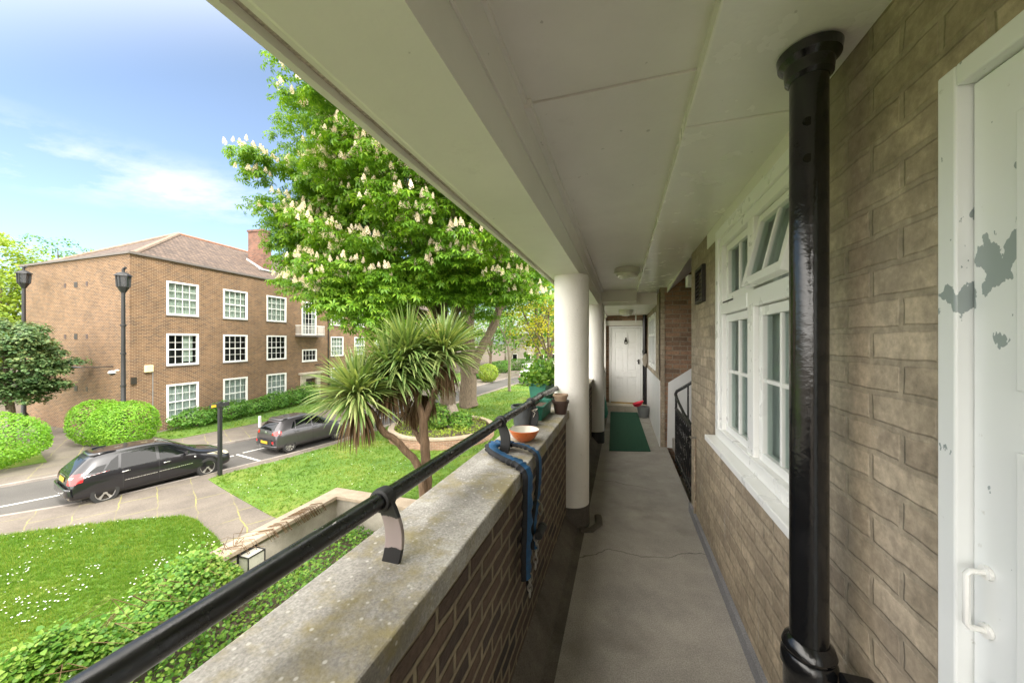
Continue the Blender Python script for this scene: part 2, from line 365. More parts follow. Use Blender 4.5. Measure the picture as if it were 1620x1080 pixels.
M['orangelamp'] = plain('orange_lamp_plastic', (.7, .16, .06), .15, coat=1, bmp=0)
M['yplate'] = plain('yellow_number_plate', (.70, .44, .03), .5, var=.35, scale=5)
def curtain(name, c):
    m, t, b, o = newmat(name); wv = nd(t, 'ShaderNodeTexWave', {'Vector': coords(t, 'UV'), 'Scale': 4.5, 'Distortion': 3.0, 'Detail': 2.0}, bands_direction='X')
    t.links.new(ramp(t, wv.outputs[0], [(.1, tuple(x*.72 for x in c)), (.8, c)]), b.inputs['Base Color']); b.inputs['Roughness'].default_value = .9
    bump(t, b, wv.outputs[0], .6, .03); return m
M['netcurtain'] = curtain('white_net_curtain', (.85, .86, .80))
M['creamcurtain'] = curtain('cream_curtain', (.70, .62, .42))
M['greycurtain'] = curtain('grey_net_curtain', (.86, .87, .87))
M['room'] = plain('dim_room', (.05, .05, .05), .9, var=.7, scale=1.5)
def tiles():
    m, t, b, o = newmat('brown_roof_tiles'); uv = coords(t, 'UV')
    br = nd(t, 'ShaderNodeTexBrick', {'Vector': uv, 'Color1': rgb((.135, .095, .07)), 'Color2': rgb((.085, .062, .05)), 'Mortar': rgb((.05, .035, .03)), 'Scale': 1.0, 'Mortar Size': .02, 'Mortar Smooth': .5, 'Brick Width': .26, 'Row Height': .30})
    col = mixc(t, 1.0, br.outputs[0], ramp(t, noise(t, coords(t), 3, 6), [(.3, .7), (.7, 1.3)]), 'MULTIPLY')
    t.links.new(col, b.inputs['Base Color']); b.inputs['Roughness'].default_value = .85
    inv = nd(t, 'ShaderNodeMath', {0: 1.0, 1: br.outputs['Fac']}, operation='SUBTRACT'); bump(t, b, inv.outputs[0], .8, .05); return m
M['tiles'] = tiles()
M['lead'] = plain('lead_cornice', (.17, .15, .14), .7)
M['paleLead'] = plain('pale_lead_flashing', (.5, .5, .5), .6)
M['ridge'] = plain('ridge_tiles', (.27, .20, .15), .85, var=.4)
M['redridge'] = plain('terracotta_ridge_tiles', (.45, .19, .11), .85, var=.3)
def asphalt():
    m, t, b, o = newmat('worn_asphalt'); v = coords(t)
    col = ramp(t, noise(t, v, .6, 6, .6), [(.3, (.07, .066, .062)), (.7, (.098, .092, .085))])
    col = mixc(t, 1.0, col, ramp(t, noise(t, v, 45, 4), [(.3, .75), (.7, 1.25)]), 'MULTIPLY')
    t.links.new(col, b.inputs['Base Color']); b.inputs['Roughness'].default_value = .9; bump(t, b, noise(t, v, 60), .4, .01); return m
M['asphalt'] = asphalt()
def paving():
    m, t, b, o = newmat('mossy_paving'); v = coords(t)
    mpn = nd(t, 'ShaderNodeMapping', {0: v, 'Rotation': (0, 0, R(28))})
    nz_ = nd(t, 'ShaderNodeTexNoise', {'Vector': v, 'Scale': 1.2, 'Detail': 4.0})
    sc = nd(t, 'ShaderNodeVectorMath', {0: nz_.outputs['Color'], 'Scale': .22}, operation='SCALE')
    ad = nd(t, 'ShaderNodeVectorMath', {0: mpn.outputs[0], 1: sc.outputs[0]}, operation='ADD')
    br = nd(t, 'ShaderNodeTexBrick', {'Vector': ad.outputs[0], 'Color1': rgb((.27, .225, .19)), 'Color2': rgb((.22, .185, .16)), 'Mortar': rgb((.17, .15, .08)), 'Scale': 1.0, 'Mortar Size': .018, 'Mortar Smooth': .6, 'Brick Width': 1.25, 'Row Height': .85})
    base = ramp(t, noise(t, v, 1.2, 5), [(.3, (.12, .102, .086)), (.7, (.175, .15, .123))])
    msk = nd(t, 'ShaderNodeMath', {0: br.outputs['Fac'], 1: ramp(t, noise(t, v, .9, 4), [(.40, .15), (.60, 1.)])}, operation='MULTIPLY').outputs[0]
    col = mixc(t, msk, base, (.27, .25, .08))
    col = mixc(t, 1.0, col, ramp(t, noise(t, v, 30, 5), [(.3, .8), (.7, 1.18)]), 'MULTIPLY')
    t.links.new(col, b.inputs['Base Color']); b.inputs['Roughness'].default_value = .9; bump(t, b, noise(t, v, 50), .3, .008); return m
M['paving'] = paving()
M['kerb'] = concrete('kerb_stone', (.2, .18, .16), (.34, .3, .27), spots=None)
def grassbase():
    m, t, b, o = newmat('lawn_turf'); v = coords(t)
    col = ramp(t, noise(t, v, .45, 6, .62), [(.32, (.058, .135, .012)), (.5, (.10, .19, .018)), (.70, (.19, .225, .036))])
    col = mixc(t, 1.0, col, ramp(t, noise(t, v, 14, 5, .7), [(.3, .6), (.7, 1.3)]), 'MULTIPLY')
    t.links.new(col, b.inputs['Base Color']); b.inputs['Roughness'].default_value = .95; bump(t, b, noise(t, v, 40, 4), .8, .03); return m
M['lawn'] = grassbase()
M['earth'] = concrete('garden_earth', (.06, .045, .03), (.13, .10, .065), spots=None)
M['linewhite'] = plain('white_road_paint', (.75, .74, .70), .7, var=.2, scale=8)
M['lineyellow'] = plain('worn_yellow_road_paint', (.42, .31, .10), .8, var=.4, scale=8)
def leafmat(name, cols, trans=.45, rough=.5, spec=.4):
    m, t, b, o = newmat(name); g = t.nodes.new('ShaderNodeNewGeometry')
    st = [(i/(max(1, len(cols)-1)), c) for i, c in enumerate(cols)]
    big = noise(t, coords(t), .55, 3)
    f = nd(t, 'ShaderNodeMath', {0: g.outputs['Random Per Island'], 1: .6, 2: nd(t, 'ShaderNodeMapRange', {0: big, 1: .3, 2: .7, 3: 0, 4: .4}).outputs[0]}, operation='MULTIPLY_ADD').outputs[0]
    col = ramp(t, f, st)
    t.links.new(col, b.inputs['Base Color']); b.inputs['Roughness'].default_value = rough; b.inputs['Specular IOR Level'].default_value = spec
    tr = t.nodes.new('ShaderNodeBsdfTranslucent'); t.links.new(mixc(t, 1.0, col, (1.15, 1.1, .55), 'MULTIPLY'), tr.inputs[0])
    ms = t.nodes.new('ShaderNodeMixShader'); ms.inputs[0].default_value = trans
    t.links.new(b.outputs[0], ms.inputs[1]); t.links.new(tr.outputs[0], ms.inputs[2]); t.links.new(ms.outputs[0], o.inputs[0]); return m
M['chestnut'] = leafmat('chestnut_leaves', [(.055, .15, .014), (.145, .31, .022), (.31, .47, .04)])
M['darkleaf'] = leafmat('dark_glossy_leaves', [(.03, .08, .028), (.065, .14, .045), (.13, .20, .075), (.24, .26, .08)], .25)
M['limeleaf'] = leafmat('lime_hedge_leaves', [(.08, .22, .012), (.16, .36, .02), (.28, .48, .035)], .35)
M['hedgeleaf'] = leafmat('mid_green_leaves', [(.05, .15, .02), (.10, .25, .03), (.19, .36, .05)], .35)
M['ivyleaf'] = leafmat('climber_leaves', [(.035, .12, .016), (.085, .22, .025), (.19, .34, .045), (.34, .40, .09)], .35)
M['yellowleaf'] = leafmat('yellow_leaves', [(.16, .24, .02), (.42, .42, .03), (.70, .55, .05)], .45)
M['paleleaf'] = leafmat('pale_spring_leaves', [(.14, .24, .03), (.28, .40, .05), (.42, .48, .08)], .5)
M['farleaf'] = leafmat('far_green_leaves', [(.04, .12, .02), (.09, .21, .03), (.19, .32, .05)], .45)
M['grassblade'] = leafmat('grass_blades', [(.062, .15, .012), (.115, .235, .018), (.33, .345, .07)], .45, .6, .2)
M['palmleaf'] = leafmat('strap_leaves', [(.055, .115, .03), (.12, .20, .05), (.24, .31, .10), (.38, .42, .17)], .3, .4, .5)
M['deadleaf'] = leafmat('dead_brown_leaves', [(.06, .035, .02), (.14, .09, .05), (.22, .15, .09)], .15, .8, .1)
M['palmflower'] = leafmat('cream_panicle', [(.40, .38, .15), (.60, .56, .28)], .3, .7, .1)
M['blossom'] = leafmat('chestnut_blossom', [(.72, .56, .45), (.84, .74, .60), (.88, .83, .72)], .3, .7, .1)
M['daisy'] = leafmat('daisy_white', [(.8, .8, .78), (.9, .9, .86)], .2, .7, .1)
def bark(name, c1, c2):
    m, t, b, o = newmat(name); v = coords(t, 'Object', (7, 7, 1.2)); n = noise(t, v, 3, 7, .7)
    t.links.new(ramp(t, n, [(.3, c1), (.7, c2)]), b.inputs['Base Color']); b.inputs['Roughness'].default_value = .95; bump(t, b, n, 1, .05); return m
M['bark'] = bark('furrowed_bark', (.06, .045, .032), (.23, .175, .125))
M['palebark'] = bark('pale_bark', (.2, .16, .12), (.42, .36, .30))
M['palmbark'] = bark('brown_palm_bark', (.12, .075, .045), (.30, .20, .13))
M['greenmat'] = plain('green_carpet_runner', (.012, .085, .045), .95, var=.35, scale=30, bmp=.6)
M['terracotta'] = plain('orange_terracotta_glaze', (.62, .15, .035), .3, coat=.5, bmp=.02)
M['bowlwhite'] = plain('cream_glaze', (.75, .72, .62), .3, var=.1, coat=.5)
M['brownpot'] = plain('brown_plastic_pot', (.085, .05, .04), .45, var=.4)
M['tanpot'] = plain('dusty_clay_pot', (.42, .30, .20), .8, var=.35, scale=14)
M['greenplastic'] = plain('green_plastic_trough', (.03, .20, .135), .5, var=.4, scale=12)
M['zinc'] = plain('scuffed_dark_bucket', (.10, .11, .12), .5, var=.5, scale=10)
M['greyplastic'] = plain('grey_plastic_bucket', (.25, .26, .26), .5)
M['soil'] = plain('dry_soil', (.14, .10, .07), .95, var=.5, scale=30, bmp=.6)
M['bluefab'] = plain('blue_nylon', (.008, .085, .21), .55, var=.45, scale=30, bmp=.3)
M['blackfab'] = plain('black_nylon', (.014, .015, .018), .75, var=.4, scale=20, bmp=.3)
M['steel'] = plain('grimy_steel', (.42, .40, .36), .35, .9, var=.3)
M['brass'] = plain('brass_strip', (.6, .42, .16), .35, .9)
M['red'] = plain('red_plastic', (.75, .02, .06), .4)
M['lamp_opal'] = plain('opal_lamp_shade', (.66, .64, .55), .35, var=.1)
M['whitetext'] = plain('white_lettering', (.8, .8, .8), .6, var=.02)
M['cloth'] = plain('beige_rag', (.42, .38, .31), .95, var=.3)
M['darkmetal'] = plain('dark_louvre_metal', (.05, .043, .035), .5, .3, var=.4)
M['string'] = plain('pale_string', (.7, .66, .58), .9)
M['lampglass'] = glassdark('lantern_glass', (.03,.035,.04), .2, tr=.25)
M['alarm'] = plain('cream_alarm_box', (.80, .70, .42), .5)

# ---------------------------------------------------------------- scattering of leaf shapes into one mesh
def nm(a): return a / np.maximum(np.linalg.norm(a, axis=-1, keepdims=True), 1e-9)
def frames(nrm, spin=None, tang=None):
    nrm = nm(nrm); n = len(nrm)
    t = RNG.normal(size=(n, 3)) if tang is None else tang
    t = nm(t - (t*nrm).sum(1, keepdims=True)*nrm); b = np.cross(nrm, t)
    return np.stack([t, b, nrm], 2)        # columns x,y,z
def scatter(name, tv, tf, pos, fr, scale, mat, parent=None, world=True, extra=None):
    tv = np.array(tv, float); tf = np.array(tf, int); n = len(pos); k = len(tv); q = tf.shape[1]
    P = np.einsum('nij,kj->nki', fr, tv) * np.asarray(scale).reshape(n, 1, 1) + pos[:, None, :]
    P = P.reshape(-1, 3); F = (tf[None] + (np.arange(n)*k)[:, None, None]).reshape(-1, q)
    if parent is not None and world: P = P - np.array(WM[parent.name].translation)
    me = bpy.data.meshes.new(name); me.vertices.add(len(P)); me.vertices.foreach_set('co', P.astype('f').ravel())
    me.loops.add(F.size); me.loops.foreach_set('vertex_index', F.astype('i').ravel())
    me.polygons.add(len(F)); me.polygons.foreach_set('loop_start', (np.arange(len(F))*q).astype('i'))
    me.polygons.foreach_set('loop_total', np.full(len(F), q, 'i')) if False else None
    me.update(calc_edges=True); me.validate()
    me.materials.append(mat); o = bpy.data.objects.new(name, me); COL.objects.link(o)
    if parent is not None: o.parent = parent; WM[o.name] = WM[parent.name]
    else: WM[o.name] = Matrix.Identity(4)
    return o
LEAF = ([(0,0,0),(.32,.3,.07),(.26,.72,.05),(0,1,-.06),(-.26,.72,.05),(-.32,.3,.07)], [(0,1,2,3),(0,3,4,5)])
def palmate():
    v = []; f = []
    for a, L in ((-112, .62), (-66, .85), (-24, 1.0), (24, 1.0), (66, .85), (112, .62)):
        o = len(v); c, s_ = math.cos(R(a+90)), math.sin(R(a+90))
        for (x, y, z) in ((0,.05,0),(.14,.62,-.04),(.0,1,-.42),(-.14,.62,-.04)):
            x *= 1.15; v.append(((x*s_ + y*c)*L, (-x*c + y*s_)*L, z*L))
        f.append((o, o+1, o+2, o+3))
    return v, f
PALM = palmate()
TUFT = ([], [])
for k in range(6):
    a = k*1.05+.3; c, s_ = math.cos(a), math.sin(a); o = len(TUFT[0]); d = .35+.25*(k % 3); r0 = .25*(k % 2)
    TUFT[0].extend([(c*r0-s_*.07, s_*r0+c*.07, 0), (c*r0+s_*.07, s_*r0-c*.07, 0), (c*(r0+d), s_*(r0+d), .8+.2*(k % 2))]); TUFT[1].append((o, o+1, o+2))
def candle():
    v = []; f = []
    for i in range(26):
        h = i/26; r = .30*(1-h)**.7+.03; a = i*2.4; s_ = .13*(1-h*.5)
        c = Vector((math.cos(a)*r, math.sin(a)*r, h)); o = len(v)
        t = Vector((-math.sin(a), math.cos(a), 0))*s_; u = Vector((math.cos(a)*.3, math.sin(a)*.3, .8))*s_
        v += [tuple(c-t-u), tuple(c+t-u), tuple(c+t+u), tuple(c-t+u)]; f.append((o, o+1, o+2, o+3))
    return v, f
CANDLE = candle()
def dirs(n, zmin=-1):
    d = nm(RNG.normal(size=(n*12+20, 3))); d = d[d[:, 2] > zmin][:n]
    return d

# ================================================================ GROUND, ROAD, PAVEMENTS, LAWNS
struct(MB().quad((-400,-300,-.05),(400,-300,-.05),(400,600,-.05),(-400,600,-.05)).build('ground', M['earth']))
nearK = [(-30,-14),(-22,-4),(-19.2,2),(-18.1,4.3),(-17.19,5.35),(-16.55,6.1),(-15.95,6.9),(-15.6,7.8),(-15.2,9.1),(-14.85,10.2),(-14.35,12.0),(-13.85,14.4),(-13.4,20),(-12.95,30.7),(-12.2,40.8),(-10,46),(-3,53),(8,58)]
farK = [(-38,-14),(-28,-6),(-24.0,.5),(-21.8,4),(-20.8,6.2),(-20.1,8),(-19.4,10),(-18.8,12.4),(-18.25,14),(-17.5,17),(-16.6,28),(-15.7,37),(-15.2,46),(-12,53),(-5,60),(6,66)]
def strip(a, b): return a + b[::-1]
struct(MB().quad(*[(x, y, .0) for x, y in strip(nearK, farK)]).build('road', M['asphalt']))
def offset(line, d):
    out = []
    for i, p in enumerate(line):
        a = line[max(0, i-1)]; b = line[min(len(line)-1, i+1)]; tx, ty = b[0]-a[0], b[1]-a[1]; l = math.hypot(tx, ty)
        out.append((p[0]+ty/l*d, p[1]-tx/l*d))
    return out
def band(line, d0, d1, z): 
    a, b = offset(line, d0), offset(line, d1); m = MB()
    for i in range(len(a)-1): m.quad((*a[i], z), (*a[i+1], z), (*b[i+1], z), (*b[i], z))
    return m
def ribbon(line, d0, d1, z0, z1):
    a, b = offset(line, d0), offset(line, d1); m = MB()
    for i in range(len(a)-1):
        v = [(*a[i], z0),(*a[i+1], z0),(*b[i+1], z0),(*b[i], z0),(*a[i], z1),(*a[i+1], z1),(*b[i+1], z1),(*b[i], z1)]
        m.add(v, [(4,5,6,7),(0,1,5,4),(2,3,7,6)])
    return m
struct(ribbon(nearK, 0, .13, -.04, .085).build('kerb', M['kerb']))
struct(ribbon(farK, -.13, 0, -.04, .085).build('kerb', M['kerb']))
# pavement on the near side, with the path to the entrance
struct(MB().quad(*[(x, y, .08) for x, y in strip(offset(nearK, .13), [(-8,-14),(-1,-14),(-1,50),(8,56)])]).build('pavement', M['paving']))
struct(MB().quad(*[(x, y, .08) for x, y in strip([(-60,-14),(-60,8),(-50,13),(-30,11.9),(-24.8,11.7),(-25.0,16),(-27,40),(-27,60),(-10,70),(6,68)], offset(farK, -.13))]).build('pavement', M['paving']))
lawnA = [(-23,-8),(-17.6,2.4),(-15.9,4.25),(-15.32,4.77),(-14.76,5.2),(-14.23,5.6),(-13.3,6.2),(-12.6,6.6),(-12.02,6.9),(-11.4,6.85),(-10.26,6.5),(-7.7,5.6),(-7.7,4.6),(-6.9,2.6),(-6.5,0),(-6.5,-8)]
lawnB = [(-14.4,9.0),(-14.25,10),(-13.75,11.5),(-13.35,14),(-12.9,20),(-12.55,30),(-11.8,40),(-9.6,45.4),(-2.6,52),(8,56.5),(14,56),(14,12),(-1,12),(-1,8.0),(-7.75,7.95),(-7.75,7.3),(-9.75,7.68),(-11.64,8.19),(-13.5,8.72)]
verge = [(-22.2,12.1),(-21.9,12.4),(-21.45,16),(-20.5,22),(-19.6,32),(-19.5,44),(-18,52),(-24,60),(-26,40),(-24.9,18),(-24.3,12.2)]
for p in (lawnA, lawnB, verge):
    struct(MB().prism(p, .02, .10).build('lawn', M['lawn']))
struct(MB().prism([(-60,-14),(-34,-14),(-27.5,-2),(-24.6,3.4),(-22.9,8.3),(-26.2,9.2),(-32,9.9),(-60,7)], .02, .10).build('lawn', M['lawn']))
struct(MB().prism([(-6.3,-8),(-6.3,0),(-6.7,2.6),(-7.3,4.6),(-7.3,7.7),(-.9,7.7),(-.9,-8)], -.02, .085).build('planting_bed', M['earth']))
# parking-bay lines
bay = offset(nearK, -1.95)
def painted(line, wd, mat, z=.004):
    m = MB()
    for i in range(len(line)-1):
        a, b = Vector(line[i]), Vector(line[i+1]); t = (b-a).normalized(); n = Vector((-t.y, t.x))*wd/2
        m.quad((*(a-n), z), (*(b-n), z), (*(b+n), z), (*(a+n), z))
    return m.build('road_marking', mat)
struct(painted([(-18.9,3.6),(-18.75,4.9),(-18.2,6.0),(-17.75,7.0),(-17.3,8.3),(-17.0,9.6),(-16.6,11.4)], .10, M['linewhite']))
struct(painted([(-16.62,11.55),(-14.62,11.2)], .10, M['linewhite'], .006))
struct(painted([(-16.6,11.8),(-16.1,14),(-15.7,16.5),(-15.4,20),(-15.2,24)], .09, M['linewhite'], .008))
struct(painted(offset(nearK, -.22)[3:15], .07, M['lineyellow'], .010))

def inpoly(P, poly):
    x, y = P[:, 0], P[:, 1]; ins = np.zeros(len(P), bool); n = len(poly)
    for i in range(n):
        x1, y1 = poly[i]; x2, y2 = poly[(i+1) % n]
        c = ((y1 > y) != (y2 > y)) & (x < (x2-x1)*(y-y1)/((y2-y1) if y2 != y1 else 1e-9)+x1); ins ^= c
    return ins
def inview(P, pad=60):
    F = -P[:, 0]*SY + P[:, 1]*CY; r = P[:, 0]*CY + P[:, 1]*SY
    px = 810 + FPX*r/np.maximum(F, .1); return (F > .5) & (px > -pad*3) & (px < 1000)
def fill(poly, n, zz=.10):
    a = np.array(poly); lo, hi = a.min(0), a.max(0); P = RNG.uniform(size=(n*6, 2))*(hi-lo)+lo
    d = np.hypot(P[:, 0], P[:, 1]); keep = inpoly(P, poly) & (RNG.uniform(size=len(P)) < np.clip((11.0/np.maximum(d, 4))**2.2, 0, 1))
    P = P[keep]; P = np.c_[P, np.full(len(P), zz)]; P = P[inview(P)]; return P[:n]
for poly, n in ((lawnA, 42000), (lawnB, 42000), (verge, 6000)):
    P = fill(poly, n); nn = RNG.normal(size=(len(P), 3))*.16+[0, 0, 1]; d = np.hypot(P[:, 0], P[:, 1])
    g = scatter('grass', TUFT[0], TUFT[1], P, frames(nn), RNG.uniform(.035, .075, len(P))*np.clip(d/11, .85, 2.2), M['grassblade']); struct(g, 'stuff')
    P = fill(poly, int(n*.05), .15)
    if len(P):
        cl = np.array([math.sin(x*1.3+1)*math.cos(y*1.1)+.5*math.sin(x*3.1+y*2.3) for x, y in P[:, :2]]); P = P[cl > .05]
        g = scatter('daisies', [(-1,-1,0),(1,-1,0),(1,1,0),(-1,1,0)], [(0,1,2,3)], P, frames(RNG.normal(size=(len(P), 3))*.25+[0, 0, 1]), RNG.uniform(.007, .015, len(P)), M['daisy']); struct(g, 'stuff')

# ================================================================ THE BRICK BLOCK ACROSS THE STREET
C0 = (-24.73, 11.76); AR = R(90+5.35)
blk = thing('apartment_block', 'long three-storey brown brick block with white sash windows across the street', 'building', (C0[0], C0[1], 0), AR)
EDY = 10.86; EDX = EDY*math.tan(R(5.35+.9))        # the end wall runs at a slight angle to the front
def wallgrid(m, x0, x1, z0, z1, holes, y=0., depth=.12):
    xs = sorted({x0, x1, *[h[0] for h in holes], *[h[1] for h in holes]}); zs = sorted({z0, z1, *[h[2] for h in holes], *[h[3] for h in holes]})
    for i in range(len(xs)-1):
        for j in range(len(zs)-1):
            cx, cz = (xs[i]+xs[i+1])/2, (zs[j]+zs[j+1])/2
            if any(h[0] < cx < h[1] and h[2] < cz < h[3] for h in holes): continue
            m.quad((xs[i], y, zs[j]), (xs[i+1], y, zs[j]), (xs[i+1], y, zs[j+1]), (xs[i], y, zs[j+1]))
    for a, b, c, d in holes:
        m.quad((a,y,c),(b,y,c),(b,y+depth,c),(a,y+depth,c)).quad((a,y,d),(a,y+depth,d),(b,y+depth,d),(b,y,d))
        m.quad((a,y,c),(a,y+depth,c),(a,y+depth,d),(a,y,d)).quad((b,y,c),(b,y,d),(b,y+depth,d),(b,y+depth,c))
LEN = 44.0
cols = [(1.66,3.38),(4.88,6.60),(8.12,9.90),(14.9,16.65),(18.35,20.05),(21.9,23.6),(25.6,27.3),(29.2,30.9),(33,34.7),(36.7,38.4)]
wins = []
for i, (a, b) in enumerate(cols):
    wins += [(a, b, 6.62, 8.58, 0, i), (a, b, 3.70, 5.56, 1, i), (a, b, .55, 2.62, 2, i)]
wins += [(11.45, 13.1, 5.63, 8.5, 3, 3), (11.5, 13.15, 3.4, 4.42, 4, 3)]
wm_ = MB(); holes = [w_[:4] for w_ in wins] + [(11.75, 13.0, -.4, 1.95)]
wallgrid(wm_, 0, LEN, -.4, 9.72, holes, 0, .16)
bk = (EDX, EDY); wm_.quad((EDX, EDY, -.4), (0, 0, -.4), (0, 0, 9.72), (EDX, EDY, 9.72))
wm_.quad((LEN, 0, -.4), (LEN, EDY, -.4), (LEN, EDY, 9.72), (LEN, 0, 9.72)); wm_.quad((LEN, EDY, -.4), (EDX, EDY, -.4), (EDX, EDY, 9.72), (LEN, EDY, 9.72))
wm_.build('wall', M['far_brick'], blk, local=True)
MB().prism([(-.10,-.12),(LEN,-.12),(LEN,EDY+.1),(EDX-.1,EDY+.1)], 9.72, 9.84).build('cornice', M['lead'], blk, local=True)
ez, rz_, ry, rx = 9.86, 12.9, 5.5, 6.1
e = [(.45,.45),(LEN-.3,.45),(LEN-.3,EDY-.35),(EDX+.35,EDY-.35)]
rf = MB(); A, B = (rx, ry, rz_), (LEN-6, ry, rz_)
E4 = [(x, y, ez) for x, y in e]
def slopeface(m, pts):          # tiled slope: uv laid along the slope by boxuv is fine for these pitches
    m.quad(*pts)
slopeface(rf, [E4[0], E4[1], B, A]); slopeface(rf, [E4[2], E4[3], A, B]); slopeface(rf, [E4[3], E4[0], A]); slopeface(rf, [E4[1], E4[2], B])
roof = rf.build('roof', M['tiles'], blk, local=True)
for a, b, mt in ((A, E4[0], 'ridge'), (A, E4[3], 'ridge'), (A, B, 'redridge')):
    MB().tube([a, b], .13 if mt == 'ridge' else .10, 8).build('ridge_tile', M[mt], roof, local=True, smooth=True)
ch = MB().box((9.72,2.0,10.2),(10.45,3.5,14.0)).box((9.66,1.94,14.0),(10.51,3.56,14.15)).build('chimney', M['chimney_brick'], roof, local=True)
MB().box((9.3,1.86,10.80),(10.7,1.98,10.93)).add([(9.60,1.95,10.72),(9.70,1.95,10.76),(9.70,3.55,11.68),(9.60,3.55,11.64),(9.60,1.95,10.94),(9.70,1.95,10.94),(9.70,3.55,11.86),(9.60,3.55,11.86)],
    [(3,2,1,0),(4,5,6,7),(0,1,5,4),(1,2,6,5),(2,3,7,6),(3,0,4,7)]).build('flashing', M['paleLead'], roof, local=True)
MB().box((26.7,3.0,10.6),(27.7,4.4,14.4)).build('chimney', M['chimney_brick'], roof, local=True)
def farwindow(a, b, c, d, row, ci):
    fw = .105; y0, y1 = -.03, .09
    m = MB().box((a,y0,c),(a+fw,y1,d)).box((b-fw,y0,c),(b,y1,d)).box((a+fw,y0,d-fw),(b-fw,y1,d)).box((a+fw,y0-.03,c),(b-fw,y1,c+fw))
    f = m.build('window', M['farjoinery'], blk, local=True)
    gx0, gx1, gz0, gz1 = a+fw, b-fw, c+fw, d-fw; g = MB(); nx = 4
    if row == 3: nz_, mid = 6, False
    elif row == 4: nz_, mid = 2, False
    else: nz_, mid = 4, True
    for i in range(1, nx): x = gx0+(gx1-gx0)*i/nx; g.box((x-.012, .03, gz0), (x+.012, .062, gz1))
    for j in range(1, nz_):
        z = gz0+(gz1-gz0)*j/nz_; t_ = .032 if (mid and j == nz_//2) else .012
        g.box((gx0, .026, z-t_), (gx1, .066, z+t_))
    g.build('glazing_bar', M['farjoinery'], f, local=True)
    MB().box((gx0-.01, .068, gz0-.01), (gx1+.01, .076, gz1+.01)).build('pane', M['pane'], f, local=True)
    bkd = MB().quad((gx0-.1, .55, gz0-.1), (gx1+.1, .55, gz0-.1), (gx1+.1, .55, gz1+.1), (gx0-.1, .55, gz1+.1)).build('backdrop', M['room'], f, local=True)
    kind = {0: ['netcurtain','netcurtain','netcurtain','x','creamcurtain','creamcurtain'], 1: ['half',None,None,'netcurtain','greycurtain','netcurtain'], 2: ['greycurtain','greycurtain','greycurtain','netcurtain','greycurtain','netcurtain'], 3: ['thin']*4, 4: [None]*4}[row]
    k = kind[ci % len(kind)] if row < 3 else kind[0]
    def cur(xa, xb, za, zb, mt):
        n = 14; m = MB()
        for i in range(n):
            x_0, x_1 = xa+(xb-xa)*i/n, xa+(xb-xa)*(i+1)/n; m.quad((x_0,.13+.03*(i % 2),za),(x_1,.13+.03*((i+1) % 2),za),(x_1,.13+.03*((i+1) % 2),zb),(x_0,.13+.03*(i % 2),zb))
        m.build('curtain', M[mt], f, local=True)
    if k in M: cur(gx0, gx1, gz0, gz1, k)
    elif k == 'half': cur(gx0+(gx1-gx0)*.52, gx0+(gx1-gx0)*.9, gz0+.1, gz1, 'netcurtain')
    elif k == 'thin': cur(gx0, gx0+.35, gz0, gz1, 'greycurtain'); cur(gx1-.3, gx1, gz0, gz1, 'netcurtain')
    elif k == 'x': cur(gx0, gx1, gz0, gz0+(gz1-gz0)*.5, 'creamcurtain')
    MB().box((a-.03, -.06, c-.05), (b+.03, .05, c-.003)).build('sill', M['lead'] if row < 2 else M['farjoinery'], f, local=True)
for w_ in wins: farwindow(*w_)
# little balcony on the top floor
bal = MB().box((10.75,-.72,5.50),(13.35,-.002,5.62)).build('balcony', M['lead'], blk, local=True)
g = MB().tube([(10.8,-.02,6.42),(10.8,-.68,6.42),(13.3,-.68,6.42),(13.3,-.02,6.42)], .028, 6).tube([(10.8,-.02,5.72),(10.8,-.68,5.72),(13.3,-.68,5.72),(13.3,-.02,5.72)], .018, 6)
for i in range(21): g.tube([(10.8+.125*i,-.68,5.62),(10.8+.125*i,-.68,6.42)], .013, 5)
for i in range(1, 6):
    for x in (10.8, 13.3): g.tube([(x,-.68+.12*i,5.62),(x,-.68+.12*i,6.42)], .013, 5)
g.build('railing', M['farjoinery'], bal, local=True)
# entrance with a flat hood
en = MB().box((11.3,-.16,-.4),(11.78,.02,2.0)).box((12.98,-.16,-.4),(13.45,.02,2.0)).box((11.3,-.16,1.92),(13.45,.02,2.3)).box((11.1,-.42,2.3),(13.65,-.002,2.46)).build('entrance_surround', M['stone'], blk, local=True, bevel=.02)
d_ = MB().box((11.8,.12,-.4),(12.96,.17,1.9)).build('entrance_door', plain('brown_entrance_door', (.07,.03,.02), .4), blk, local=True)
MB().box((12.0,.10,.7),(12.75,.118,1.75)).build('pane', M['carglass'], d_, local=True)
MB().tube([(14.55,-.07,-.3),(14.55,-.07,9.6)], .055, 8).box((14.42,-.18,9.3),(14.68,-.01,9.6)).build('downpipe', M['darkmetal'], blk, local=True, smooth=True)
MB().tube([(1.0,-.03,0),(1.0,-.03,3.4),(.95,-.03,3.45)], .02, 6).build('conduit', M['greyplastic'], blk, local=True)
vb = MB()
DE = Vector((EDX, EDY)).normalized()
for z in (8.33, 5.38, 2.44):
    for yy, hw, hz, mt in ((6.1,.10,.13,'brownpot'),(5.0,.16,.16,'darkmetal'),(3.9,.10,.13,'brownpot')):
        c = DE*yy; n = Vector((-DE.y, DE.x))
        m = MB(); pts = [c - DE*hw - n*0, c + DE*hw]
        p0, p1 = pts[0]+n*.012, pts[1]+n*.012; q0, q1 = pts[0]-n*.03, pts[1]-n*.03
        m.add([(*p0,z-hz),(*p1,z-hz),(*q1,z-hz),(*q0,z-hz),(*p0,z+hz),(*p1,z+hz),(*q1,z+hz),(*q0,z+hz)], [(3,2,1,0),(4,5,6,7),(0,1,5,4),(1,2,6,5),(2,3,7,6),(3,0,4,7)])
        m.build('air_vent', M[mt], blk, local=True)
